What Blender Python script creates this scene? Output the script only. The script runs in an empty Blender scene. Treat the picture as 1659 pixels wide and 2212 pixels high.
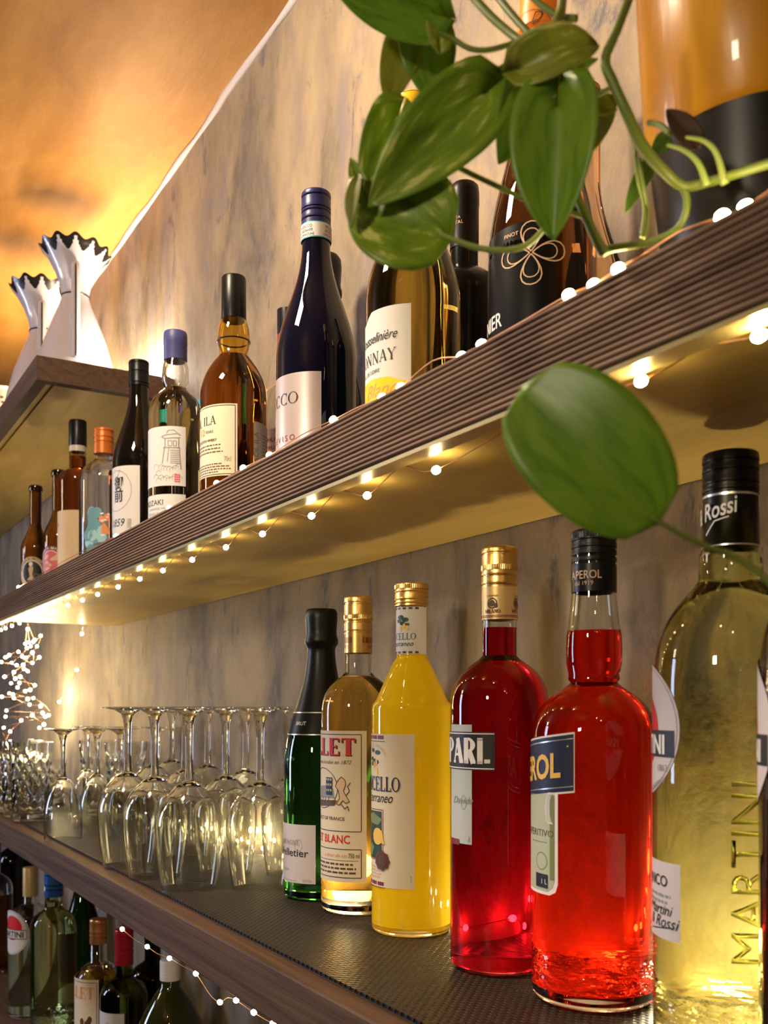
import bpy, bmesh, math, random
from mathutils import Vector, Matrix
random.seed(7)
S = bpy.context.scene
COL = S.collection
PI = math.pi
R_ = math.radians

# ------------------------------------------------------------------ camera
F = 2150.0                      # focal length in pixels of the 1659-wide frame
HX, HY = 829.5, 1527.0          # horizon row
TH = R_(30.77)
CS, SN = math.cos(TH), math.sin(TH)
EYE = 1.5
cam = bpy.data.cameras.new('camera')
camo = bpy.data.objects.new('camera', cam)
COL.objects.link(camo)
camo.location = (0, 0, EYE)
camo.rotation_euler = (PI/2, 0, PI/2 - TH)
cam.sensor_fit = 'HORIZONTAL'
cam.sensor_width = 36.0
cam.lens = F/1659*36
cam.shift_y = (HY-1106)/1659
cam.clip_start = 0.02
cam.dof.use_dof = True
cam.dof.focus_distance = 0.95
cam.dof.aperture_fstop = 16
S.camera = camo

# ------------------------------------------------------------------ view, world, lights
S.view_settings.view_transform = 'Standard'
S.view_settings.look = 'None'
S.view_settings.gamma = 1
S.view_settings.use_curve_mapping = False
S.view_settings.exposure = 0.0
cy = S.cycles
cy.max_bounces = 20
cy.transmission_bounces = 20
cy.transparent_max_bounces = 16
cy.glossy_bounces = 6
cy.diffuse_bounces = 4
cy.sample_clamp_indirect = 8
cy.blur_glossy = 0.1
cy.use_denoising = True
cy.use_adaptive_sampling = True
cy.adaptive_threshold = 0.02

W = bpy.data.worlds.new('world')
S.world = W
W.use_nodes = True
W.node_tree.nodes['Background'].inputs[0].default_value = (1.0, 0.78, 0.55, 1)
W.node_tree.nodes['Background'].inputs[1].default_value = 0.10


def lamp(name, kind, loc, energy, color, size=0.1, target=None, size_y=None, spread=None):
    l = bpy.data.lights.new(name, kind)
    l.energy = energy
    l.color = color
    if kind == 'AREA':
        l.size = size
        if size_y:
            l.shape = 'RECTANGLE'
            l.size_y = size_y
        if spread:
            l.spread = spread
    else:
        l.shadow_soft_size = size
    o = bpy.data.objects.new(name, l)
    COL.objects.link(o)
    o.location = loc
    if target is not None:
        d = Vector(target) - Vector(loc)
        o.rotation_euler = d.to_track_quat('-Z', 'Y').to_euler()
    return o


# unseen lamps and fill lights on the guests' side of the bar
lamp('ceiling_lamp_light', 'AREA', (-0.95, -0.05, 2.40), 14, (1.0, 0.80, 0.58), 0.16, (-0.9, 0.55, 1.75))
lamp('front_fill_light', 'AREA', (0.1, -1.2, 2.0), 12.5, (1.0, 0.84, 0.62), 0.16, (-0.8, 0.5, 1.45))  # unseen frontal fill added to brighten the labels
lamp('far_pendant_light', 'AREA', (-2.5, -1.0, 2.2), 3.5, (1.0, 0.78, 0.54), 0.2, (-1.9, 0.5, 1.5))
lamp('cool_fill_light', 'AREA', (-3.3, -1.7, 1.75), 32, (0.60, 0.70, 1.0), 0.4, (-1.2, 0.4, 1.5), 1.1)  # unseen cool fill added for the jugs' left sides and bluish highlights
# light strip lying on the high shelf along the wall
lamp('shelf_light_strip', 'AREA', (-2.25, 0.575, 2.125), 10, (1.0, 0.76, 0.48), 0.9, (-2.25, 0.50, 2.6), 0.02)
lamp('shelf_uplight', 'POINT', (-1.835, 0.572, 2.135), 2.0, (1.0, 0.88, 0.76), 0.012)
# light clump behind the red bottles on the lower shelf
lamp('glow_behind_bottles', 'POINT', (-0.535, 0.575, 1.330), 2.2, (1.0, 0.86, 0.55), 0.012)

# ------------------------------------------------------------------ picture-to-place helpers
SHELF_Y, WALL_Y = 0.347, 0.60
Z_LOW, Z_UP, Z_JUG, Z_BOT, Z_CEIL = 1.2846, 1.7136, 2.105, 0.835, 2.482


def onb(px, b):
    """x,y of the point seen in column px at distance b in front of the lens plane along the wall normal"""
    r = (px-HX)/F
    q = (CS-SN*r)/(CS*r+SN)
    return (-b*q, b)


def pt(px, py, t):
    r = (px-HX)/F
    u = (HY-py)/F
    return Vector((-(CS-SN*r)*t, (CS*r+SN)*t, EYE+u*t))


# ------------------------------------------------------------------ materials
MATS = {}


def mat(name, color, rough=0.5, metal=0.0, trans=0.0, ior=1.45, emit=None, estr=0.0, coat=0.0, sheen=None, spec=None, sss=0.0):
    if name in MATS:
        return MATS[name]
    m = bpy.data.materials.new(name)
    m.use_nodes = True
    p = m.node_tree.nodes['Principled BSDF']
    p.inputs['Base Color'].default_value = (*color, 1)
    p.inputs['Roughness'].default_value = rough
    p.inputs['Metallic'].default_value = metal
    p.inputs['Transmission Weight'].default_value = trans
    p.inputs['IOR'].default_value = ior
    p.inputs['Coat Weight'].default_value = coat
    if spec is not None:
        p.inputs['Specular IOR Level'].default_value = spec
    if sss:
        p.inputs['Subsurface Weight'].default_value = sss
        p.inputs['Subsurface Radius'].default_value = (0.03, 0.02, 0.004)
    if emit:
        p.inputs['Emission Color'].default_value = (*emit, 1)
        p.inputs['Emission Strength'].default_value = estr
    MATS[name] = m
    return m


def nt(m):
    return m.node_tree, m.node_tree.nodes['Principled BSDF']


def node(t, kind, **kw):
    n = t.nodes.new(kind)
    for k, v in kw.items():
        if k in n.inputs:
            n.inputs[k].default_value = v
        else:
            setattr(n, k, v)
    return n


def ramp(t, stops):
    n = t.nodes.new('ShaderNodeValToRGB')
    e = n.color_ramp.elements
    while len(e) < len(stops):
        e.new(0.5)
    for i, (p, c) in enumerate(stops):
        e[i].position = p
        e[i].color = (*c, 1) if len(c) == 3 else c
    return n


def coords(t, scale=(1, 1, 1), src='Object', rot=(0, 0, 0)):
    tc = t.nodes.new('ShaderNodeTexCoord')
    mp = t.nodes.new('ShaderNodeMapping')
    mp.inputs['Scale'].default_value = scale
    mp.inputs['Rotation'].default_value = rot
    t.links.new(tc.outputs[src], mp.inputs[0])
    return mp.outputs[0]


def mixc(t, fac, a, b, mode='MIX'):
    n = t.nodes.new('ShaderNodeMix')
    n.data_type = 'RGBA'
    n.blend_type = mode
    for sock, v in ((n.inputs[0], fac), (n.inputs[6], a), (n.inputs[7], b)):
        if isinstance(v, (int, float)):
            sock.default_value = v
        elif isinstance(v, tuple):
            sock.default_value = (*v, 1)
        else:
            t.links.new(v, sock)
    return n.outputs[2]


def bump(t, p, height, strength=0.3, dist=0.002):
    b = t.nodes.new('ShaderNodeBump')
    b.inputs['Strength'].default_value = strength
    b.inputs['Distance'].default_value = dist
    t.links.new(height, b.inputs['Height'])
    t.links.new(b.outputs[0], p.inputs['Normal'])


def m_plaster():
    m = mat('brushed_plaster', (0.5, 0.4, 0.3), 0.75)
    t, p = nt(m)
    v = coords(t, (5, 5, 2.6), rot=(0, 0.35, 0))
    n1 = node(t, 'ShaderNodeTexNoise', Scale=1.5, Detail=9.0, Roughness=0.66, Distortion=0.3)
    t.links.new(v, n1.inputs[0])
    v2 = coords(t, (11, 11, 4.0), rot=(0, 0.3, 0))
    n2 = node(t, 'ShaderNodeTexNoise', Scale=1.2, Detail=8.0, Roughness=0.68, Distortion=0.4)
    t.links.new(v2, n2.inputs[0])
    v3 = coords(t, (22, 22, 9), rot=(0, 0.35, 0))
    n3 = node(t, 'ShaderNodeTexNoise', Scale=1.0, Detail=8.0, Roughness=0.72, Distortion=0.5)
    t.links.new(v3, n3.inputs[0])
    r1 = ramp(t, [(0.36, (0.13, 0.105, 0.080)), (0.47, (0.25, 0.190, 0.122)), (0.62, (0.36, 0.27, 0.165))])
    t.links.new(n1.outputs[0], r1.inputs[0])
    r2 = ramp(t, [(0.50, (0, 0, 0)), (0.66, (0.85, 0.85, 0.85))])
    t.links.new(n2.outputs[0], r2.inputs[0])
    c1 = mixc(t, r2.outputs[0], r1.outputs[0], (0.20, 0.165, 0.160))
    r3 = ramp(t, [(0.575, (0, 0, 0)), (0.66, (0.8, 0.8, 0.8))])
    t.links.new(n3.outputs[0], r3.inputs[0])
    c2 = mixc(t, r3.outputs[0], c1, (0.085, 0.082, 0.105))
    t.links.new(c2, p.inputs['Base Color'])
    v4 = coords(t, (60, 60, 25), rot=(0, 0.3, 0))
    n4 = node(t, 'ShaderNodeTexNoise', Scale=2.0, Detail=6.0, Roughness=0.65)
    t.links.new(v4, n4.inputs[0])
    bump(t, p, n4.outputs[0], 0.5, 0.004)
    return m


def m_ceiling():
    m = mat('gold_ceiling_paint', (0.5, 0.27, 0.08), 0.6)
    t, p = nt(m)
    v = coords(t, (1.0, 2.6, 1), rot=(0, 0, 0.5))
    n = node(t, 'ShaderNodeTexNoise', Scale=4.0, Detail=10.0, Roughness=0.7, Distortion=0.35)
    t.links.new(v, n.inputs[0])
    r = ramp(t, [(0.28, (0.36, 0.160, 0.030)), (0.50, (0.47, 0.220, 0.042)), (0.72, (0.57, 0.295, 0.068))])
    t.links.new(n.outputs[0], r.inputs[0])
    t.links.new(r.outputs[0], p.inputs['Base Color'])
    p.inputs['Metallic'].default_value = 0.08
    bump(t, p, n.outputs[0], 0.45, 0.004)
    return m


def m_goldunder():
    m = mat('gold_shelf_paint', (0.5, 0.33, 0.06), 0.4, 0.25)
    t, p = nt(m)
    v = coords(t, (1.2, 6, 6))
    n = node(t, 'ShaderNodeTexNoise', Scale=3.0, Detail=5.0, Roughness=0.55, Distortion=0.8)
    t.links.new(v, n.inputs[0])
    r = ramp(t, [(0.3, (0.40, 0.27, 0.065)), (0.6, (0.55, 0.38, 0.10)), (0.8, (0.62, 0.45, 0.16))])
    t.links.new(n.outputs[0], r.inputs[0])
    t.links.new(r.outputs[0], p.inputs['Base Color'])
    bump(t, p, n.outputs[0], 0.15, 0.003)
    return m


def m_wood(name, c0, c1, rough=0.5, stretch=1.2):
    m = mat(name, c0, rough, spec=0.25)
    t, p = nt(m)
    v = coords(t, (stretch, 30, 55))
    n = node(t, 'ShaderNodeTexNoise', Scale=2.2, Detail=7.0, Roughness=0.6, Distortion=0.5)
    t.links.new(v, n.inputs[0])
    r = ramp(t, [(0.3, c0), (0.7, c1)])
    t.links.new(n.outputs[0], r.inputs[0])
    t.links.new(r.outputs[0], p.inputs['Base Color'])
    bump(t, p, n.outputs[0], 0.25, 0.002)
    return m


def m_mat():
    m = mat('black_mesh_rubber', (0.022, 0.017, 0.012), 0.45, spec=0.28)
    t, p = nt(m)
    v = coords(t, (1, 1, 1), rot=(0, 0, R_(45)))
    vo = node(t, 'ShaderNodeTexVoronoi', Scale=170.0, Randomness=0.0)
    t.links.new(v, vo.inputs['Vector'])
    r = ramp(t, [(0.25, (1, 1, 1)), (0.55, (0, 0, 0))])
    t.links.new(vo.outputs['Distance'], r.inputs[0])
    c = mixc(t, r.outputs[0], (0.026, 0.020, 0.014), (0.003, 0.0024, 0.0016))
    t.links.new(c, p.inputs['Base Color'])
    inv = node(t, 'ShaderNodeMath', operation='SUBTRACT')
    inv.inputs[0].default_value = 1
    t.links.new(r.outputs[0], inv.inputs[1])
    bump(t, p, inv.outputs[0], 1.0, 0.0025)
    return m


def m_leaf(name, g0, g1, y, amount, seed=0.0):
    m = mat(name, g0, 0.38)
    t, p = nt(m)
    tc = t.nodes.new('ShaderNodeTexCoord')
    mp = t.nodes.new('ShaderNodeMapping')
    mp.inputs['Scale'].default_value = (0.85, 2.3, 1)
    mp.inputs['Location'].default_value = (seed, seed*1.7, 0)
    mp.inputs['Rotation'].default_value = (0, 0, 0.5)
    t.links.new(tc.outputs['UV'], mp.inputs[0])
    n = node(t, 'ShaderNodeTexNoise', Scale=2.6, Detail=5.0, Roughness=0.6, Distortion=0.3)
    t.links.new(mp.outputs[0], n.inputs[0])
    r = ramp(t, [(0.3, g0), (0.55, g1), (max(0.56, 0.72-amount), g1), (max(0.62, 0.80-amount), y)])
    t.links.new(n.outputs[0], r.inputs[0])
    # the pale midrib: a narrow stripe at v = 0.5
    sx = t.nodes.new('ShaderNodeSeparateXYZ')
    t.links.new(tc.outputs['UV'], sx.inputs[0])
    d = node(t, 'ShaderNodeMath', operation='SUBTRACT')
    t.links.new(sx.outputs[1], d.inputs[0])
    d.inputs[1].default_value = 0.5
    ab = node(t, 'ShaderNodeMath', operation='ABSOLUTE')
    t.links.new(d.outputs[0], ab.inputs[0])
    lt = node(t, 'ShaderNodeMath', operation='LESS_THAN')
    t.links.new(ab.outputs[0], lt.inputs[0])
    lt.inputs[1].default_value = 0.016
    mu = node(t, 'ShaderNodeMath', operation='MULTIPLY')
    t.links.new(lt.outputs[0], mu.inputs[0])
    mu.inputs[1].default_value = 0.4
    c = mixc(t, mu.outputs[0], r.outputs[0], (0.16, 0.27, 0.05))
    t.links.new(c, p.inputs['Base Color'])
    tr = t.nodes.new('ShaderNodeBsdfTranslucent')
    t.links.new(c, tr.inputs[0])
    mx = t.nodes.new('ShaderNodeMixShader')
    mx.inputs[0].default_value = 0.3
    out = t.nodes['Material Output']
    t.links.new(p.outputs[0], mx.inputs[1])
    t.links.new(tr.outputs[0], mx.inputs[2])
    t.links.new(mx.outputs[0], out.inputs[0])
    return m


def m_cloudy(name, c):
    """cloudy liqueur: light passes but scatters"""
    m = mat(name, c, 0.06)
    t, p = nt(m)
    p.inputs['Coat Weight'].default_value = 0.6
    tr = t.nodes.new('ShaderNodeBsdfTranslucent')
    tr.inputs[0].default_value = (*c, 1)
    mx = t.nodes.new('ShaderNodeMixShader')
    mx.inputs[0].default_value = 0.55
    t.links.new(p.outputs[0], mx.inputs[1])
    t.links.new(tr.outputs[0], mx.inputs[2])
    t.links.new(mx.outputs[0], t.nodes['Material Output'].inputs[0])
    return m


def m_amberpot():
    m = mat('amber_glaze', (0.45, 0.19, 0.015), 0.3, coat=0.15, spec=0.35)
    t, p = nt(m)
    v = coords(t, (9, 9, 3))
    n = node(t, 'ShaderNodeTexNoise', Scale=2.0, Detail=4.0, Roughness=0.5, Distortion=0.4)
    t.links.new(v, n.inputs[0])
    r = ramp(t, [(0.3, (0.24, 0.088, 0.003)), (0.55, (0.40, 0.170, 0.006)), (0.75, (0.52, 0.25, 0.014))])
    t.links.new(n.outputs[0], r.inputs[0])
    t.links.new(r.outputs[0], p.inputs['Base Color'])
    bump(t, p, n.outputs[0], 0.3, 0.01)
    return m


def m_bumpy(name, c, zlim):
    """clear liquor in a bottle whose glass is moulded in relief near the foot"""
    m = mat(name, c, 0.0, trans=1.0, ior=1.38)
    t, p = nt(m)
    tc = t.nodes.new('ShaderNodeTexCoord')
    sx = t.nodes.new('ShaderNodeSeparateXYZ')
    t.links.new(tc.outputs['Object'], sx.inputs[0])
    lt = node(t, 'ShaderNodeMapRange')
    lt.inputs['From Min'].default_value = zlim
    lt.inputs['From Max'].default_value = zlim*0.7
    t.links.new(sx.outputs[2], lt.inputs['Value'])
    mp = t.nodes.new('ShaderNodeMapping')
    mp.inputs['Scale'].default_value = (90, 90, 200)
    t.links.new(tc.outputs['Object'], mp.inputs[0])
    n = node(t, 'ShaderNodeTexNoise', Scale=1.0, Detail=2.0)
    t.links.new(mp.outputs[0], n.inputs[0])
    mu = node(t, 'ShaderNodeMath', operation='MULTIPLY')
    t.links.new(n.outputs[0], mu.inputs[0])
    t.links.new(lt.outputs[0], mu.inputs[1])
    bump(t, p, mu.outputs[0], 0.6, 0.004)
    return m


PLASTER = m_plaster()
CEIL = m_ceiling()
GOLDU = m_goldunder()
WOOD = m_wood('dark_grooved_wood', (0.115, 0.066, 0.040), (0.30, 0.185, 0.115), 0.42)
WOOD_LOW = m_wood('reddish_dark_wood', (0.045, 0.024, 0.014), (0.135, 0.078, 0.046), 0.55)
WOOD_JUG = m_wood('plain_dark_wood', (0.06, 0.034, 0.022), (0.13, 0.075, 0.05), 0.5)
MESHMAT = m_mat()
FLOORM = m_wood('floor_boards', (0.08, 0.045, 0.025), (0.16, 0.09, 0.05), 0.4, 4)

GLASS = mat('clear_glass', (0.97, 0.98, 0.95), 0.0, trans=1.0, ior=1.47)
GLASS_Y = mat('faint_yellow_glass', (0.86, 0.88, 0.60), 0.0, trans=1.0, ior=1.40)
L_BIANCO = m_bumpy('pale_green_vermouth', (0.74, 0.78, 0.30), 0.045)
L_RED = mat('crimson_liquor', (0.50, 0.004, 0.014), 0.0, trans=1.0, ior=1.38)
L_ORANGE = m_bumpy('orange_red_liquor', (0.88, 0.020, 0.004), 0.040)
L_GOLD = mat('golden_aperitif', (0.90, 0.58, 0.12), 0.0, trans=1.0, ior=1.38)
L_WHISKY = mat('whisky_pale', (0.95, 0.82, 0.46), 0.0, trans=1.0, ior=1.38)
L_AMBER = mat('dark_amber_whisky', (0.40, 0.13, 0.018), 0.0, trans=1.0, ior=1.38)
L_YELLOW = m_cloudy('cloudy_lemon', (0.94, 0.73, 0.018))
G_OLIVE = mat('olive_wine_glass', (0.40, 0.27, 0.055), 0.0, trans=1.0, ior=1.40)
G_BROWN = mat('brown_wine_glass', (0.15, 0.055, 0.014), 0.0, trans=1.0, ior=1.40)
G_AMBER = mat('amber_beer_glass', (0.34, 0.12, 0.015), 0.0, trans=1.0, ior=1.40)
G_ROSE = mat('pale_rose_glass', (0.80, 0.55, 0.36), 0.0, trans=1.0, ior=1.40)
G_GREEN = mat('green_bottle_glass', (0.010, 0.058, 0.012), 0.0, trans=1.0, ior=1.42)
G_OLDGREEN = mat('leaf_green_glass', (0.16, 0.30, 0.04), 0.0, trans=1.0, ior=1.42)
G_BLACK = mat('black_glass', (0.003, 0.003, 0.003), 0.03)
G_NAVY = mat('midnight_glass', (0.002, 0.003, 0.012), 0.03)
G_COLA = mat('dark_brown_glass', (0.012, 0.004, 0.002), 0.04)
GLASS_YEL = mat('yellow_tinted_glass', (0.85, 0.66, 0.20), 0.0, trans=1.0, ior=1.46)

BLACK = mat('black_plastic', (0.005, 0.005, 0.0055), 0.33, spec=0.3)
BLACKG = mat('black_foil', (0.005, 0.0055, 0.0055), 0.36, spec=0.28)
GOLD = mat('gold_foil', (0.80, 0.52, 0.17), 0.3, 0.9)
GOLDP = mat('gold_print_foil', (0.72, 0.50, 0.20), 0.42, 0.45)
COPPER = mat('copper_foil', (0.75, 0.36, 0.12), 0.32, 0.85)
NAVYC = mat('navy_cap', (0.020, 0.022, 0.10), 0.33)
BLUEC = mat('dusty_blue_cap', (0.055, 0.060, 0.19), 0.45)
BRIGHTBLUE = mat('bright_blue_foil', (0.03, 0.13, 0.42), 0.3, 0.4)
ORANGEC = mat('orange_cap', (0.55, 0.15, 0.02), 0.35, 0.3)
ORANGEF = mat('orange_foil', (0.85, 0.23, 0.02), 0.4)
YELLOWC = mat('yellow_foil', (0.90, 0.55, 0.02), 0.35)
REDC = mat('red_foil', (0.45, 0.015, 0.03), 0.3, 0.3)
TEALC = mat('teal_cap', (0.02, 0.32, 0.42), 0.4)
PURPLEC = mat('violet_cap', (0.10, 0.07, 0.45), 0.4)
WHITEC = mat('white_cap', (0.80, 0.78, 0.76), 0.4)
SILVER = mat('silver_print', (0.75, 0.75, 0.75), 0.3, 0.8)
PAPER = mat('white_label_paper', (0.62, 0.60, 0.58), 0.6)
CREAM = mat('cream_label_paper', (0.70, 0.60, 0.43), 0.6)
BEIGE = mat('beige_label_paper', (0.62, 0.47, 0.28), 0.65)
PINKW = mat('pale_pink_label_paper', (0.58, 0.52, 0.53), 0.55)
GREYL = mat('grey_green_label', (0.48, 0.51, 0.47), 0.5)
SILVERL = mat('silver_label_foil', (0.66, 0.56, 0.56), 0.33, 0.55)
INK = mat('black_ink', (0.012, 0.012, 0.014), 0.5)
INKN = mat('navy_ink', (0.012, 0.016, 0.05), 0.5)
INKR = mat('red_ink', (0.60, 0.012, 0.02), 0.5)
INKG = mat('grey_ink', (0.25, 0.25, 0.25), 0.5)
INKM = mat('maroon_ink', (0.20, 0.02, 0.03), 0.5)
INKGOLD = mat('yellow_gold_ink', (0.85, 0.50, 0.10), 0.5)
INKTAN = mat('tan_ink', (0.66, 0.45, 0.28), 0.5)
INKW = mat('white_ink', (0.85, 0.80, 0.76), 0.5)
INKGREEN = mat('dark_green_ink', (0.02, 0.05, 0.02), 0.5)
INKPALE = mat('pale_green_ink', (0.45, 0.48, 0.33), 0.5)
INKOL = mat('olive_ink', (0.20, 0.23, 0.08), 0.5)
INKY = mat('lemon_ink', (0.80, 0.50, 0.06), 0.5)
INKB = mat('teal_ink', (0.12, 0.29, 0.36), 0.5)
INKO = mat('orange_ink', (0.75, 0.28, 0.10), 0.5)
INKPINK = mat('rose_red_ink', (0.62, 0.12, 0.16), 0.5)
INKBROWN = mat('brown_ink', (0.10, 0.05, 0.02), 0.5)
ENAMEL = mat('white_enamel', (0.50, 0.50, 0.57), 0.2, coat=0.4)
ENBLACK = mat('black_enamel', (0.012, 0.012, 0.014), 0.25)
BULB = mat('warm_bulb', (1, 0.9, 0.6), 0.3, emit=(1.0, 0.78, 0.40), estr=180)
WIRE = mat('copper_wire', (0.70, 0.34, 0.15), 0.35, 0.9)
VINE = mat('green_vine_stem', (0.13, 0.17, 0.025), 0.45)
VINEL = mat('pale_green_stem', (0.26, 0.33, 0.08), 0.45)
DRY = mat('dried_brown_leaf', (0.035, 0.016, 0.006), 0.7)
POTDARK = mat('dark_pot_base', (0.006, 0.0045, 0.003), 0.35, spec=0.3)
SOIL = mat('dark_soil', (0.02, 0.012, 0.008), 0.9)
CERAM = mat('floral_white_ceramic', (0.75, 0.66, 0.62), 0.3)
CERBR = mat('floral_brown_print', (0.14, 0.06, 0.05), 0.4)

# ------------------------------------------------------------------ object helpers


def link(name, me, mats, parent=None, smooth=True, loc=None):
    o = bpy.data.objects.new(name, me)
    COL.objects.link(o)
    for m in (mats if isinstance(mats, (list, tuple)) else [mats]):
        me.materials.append(m)
    if smooth:
        for p in me.polygons:
            p.use_smooth = True
    if parent:
        o.parent = parent
    if loc:
        o.location = loc
    return o


def pyobj(name, verts, faces, mats, parent=None, smooth=True, idx=None):
    me = bpy.data.meshes.new(name)
    me.from_pydata([tuple(v) for v in verts], [], faces)
    if idx:
        for p, i in zip(me.polygons, idx):
            p.material_index = i
    me.update()
    return link(name, me, mats, parent, smooth)


def tag(o, label, cat, group=None, kind=None):
    o['label'] = label
    o['category'] = cat
    if group:
        o['group'] = group
    if kind:
        o['kind'] = kind
    return o


def thing(name, label, cat, loc=(0, 0, 0), rz=0.0, group=None):
    o = bpy.data.objects.new(name, None)
    o.empty_display_size = 0.02
    COL.objects.link(o)
    o.location = loc
    o.rotation_euler = (0, 0, rz)
    return tag(o, label, cat, group)


def struct(o):
    o['kind'] = 'structure'
    return o


def box_data(x0, x1, y0, y1, z0, z1):
    v = [(x0, y0, z0), (x1, y0, z0), (x1, y1, z0), (x0, y1, z0), (x0, y0, z1), (x1, y0, z1), (x1, y1, z1), (x0, y1, z1)]
    f = [(0, 3, 2, 1), (4, 5, 6, 7), (0, 1, 5, 4), (1, 2, 6, 5), (2, 3, 7, 6), (3, 0, 4, 7)]
    return v, f


def box(name, x0, x1, y0, y1, z0, z1, m, parent=None):
    v, f = box_data(x0, x1, y0, y1, z0, z1)
    return pyobj(name, v, f, m, parent, smooth=False)


def lathe(name, prof, m, parent=None, n=56, cap0=False, cap1=False, idx=None, sharp=None):
    """revolve a list of (r, z)"""
    v, f, mi = [], [], []
    for r, z in prof:
        for k in range(n):
            a = 2*PI*k/n
            v.append((r*math.cos(a), r*math.sin(a), z))
    for i in range(len(prof)-1):
        for k in range(n):
            k2 = (k+1) % n
            f.append((i*n+k, i*n+k2, (i+1)*n+k2, (i+1)*n+k))
            mi.append(idx[i] if idx else 0)
    if cap0:
        f.append(tuple(reversed(range(n))))
        mi.append(idx[0] if idx else 0)
    if cap1:
        b = (len(prof)-1)*n
        f.append(tuple(range(b, b+n)))
        mi.append(idx[-1] if idx else 0)
    o = pyobj(name, v, f, m, parent, True, mi)
    try:
        o.data.set_sharp_from_angle(angle=R_(sharp or 42))
    except Exception:
        pass
    return o


def tube(name, pts, rad, m, parent=None, n=8, sub=6):
    """smooth tube through points; rad may be a list"""
    P = [Vector(p) for p in pts]
    if len(P) > 2 and sub > 1:
        Q, RR = [], []
        rl = rad if isinstance(rad, (list, tuple)) else [rad]*len(P)
        for i in range(len(P)-1):
            p0 = P[max(i-1, 0)]; p1 = P[i]; p2 = P[i+1]; p3 = P[min(i+2, len(P)-1)]
            for k in range(sub):
                s = k/sub
                Q.append(0.5*((2*p1)+(p2-p0)*s+(2*p0-5*p1+4*p2-p3)*s*s+(3*p1-p0-3*p2+p3)*s**3))
                RR.append(rl[i]*(1-s)+rl[i+1]*s)
        Q.append(P[-1]); RR.append(rl[-1])
    else:
        Q = P
        RR = rad if isinstance(rad, (list, tuple)) else [rad]*len(P)
    v, f = [], []
    up = Vector((0.13, 0.21, 0.97))
    for i, q in enumerate(Q):
        d = (Q[min(i+1, len(Q)-1)]-Q[max(i-1, 0)])
        if d.length < 1e-9:
            d = Vector((1, 0, 0))
        d.normalize()
        a = d.cross(up)
        if a.length < 1e-4:
            a = d.cross(Vector((1, 0, 0)))
        a.normalize()
        b = d.cross(a)
        for k in range(n):
            t = 2*PI*k/n
            v.append(q+RR[i]*(math.cos(t)*a+math.sin(t)*b))
    for i in range(len(Q)-1):
        for k in range(n):
            k2 = (k+1) % n
            f.append((i*n+k, i*n+k2, (i+1)*n+k2, (i+1)*n+k))
    f.append(tuple(reversed(range(n))))
    f.append(tuple(range((len(Q)-1)*n, len(Q)*n)))
    return pyobj(name, v, f, m, parent)


def interp(prof, z):
    for (r0, z0), (r1, z1) in zip(prof, prof[1:]):
        if z0 <= z <= z1 and z1 > z0:
            return r0+(r1-r0)*(z-z0)/(z1-z0)
    return prof[-1][0] if z > prof[-1][1] else prof[0][0]


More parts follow.
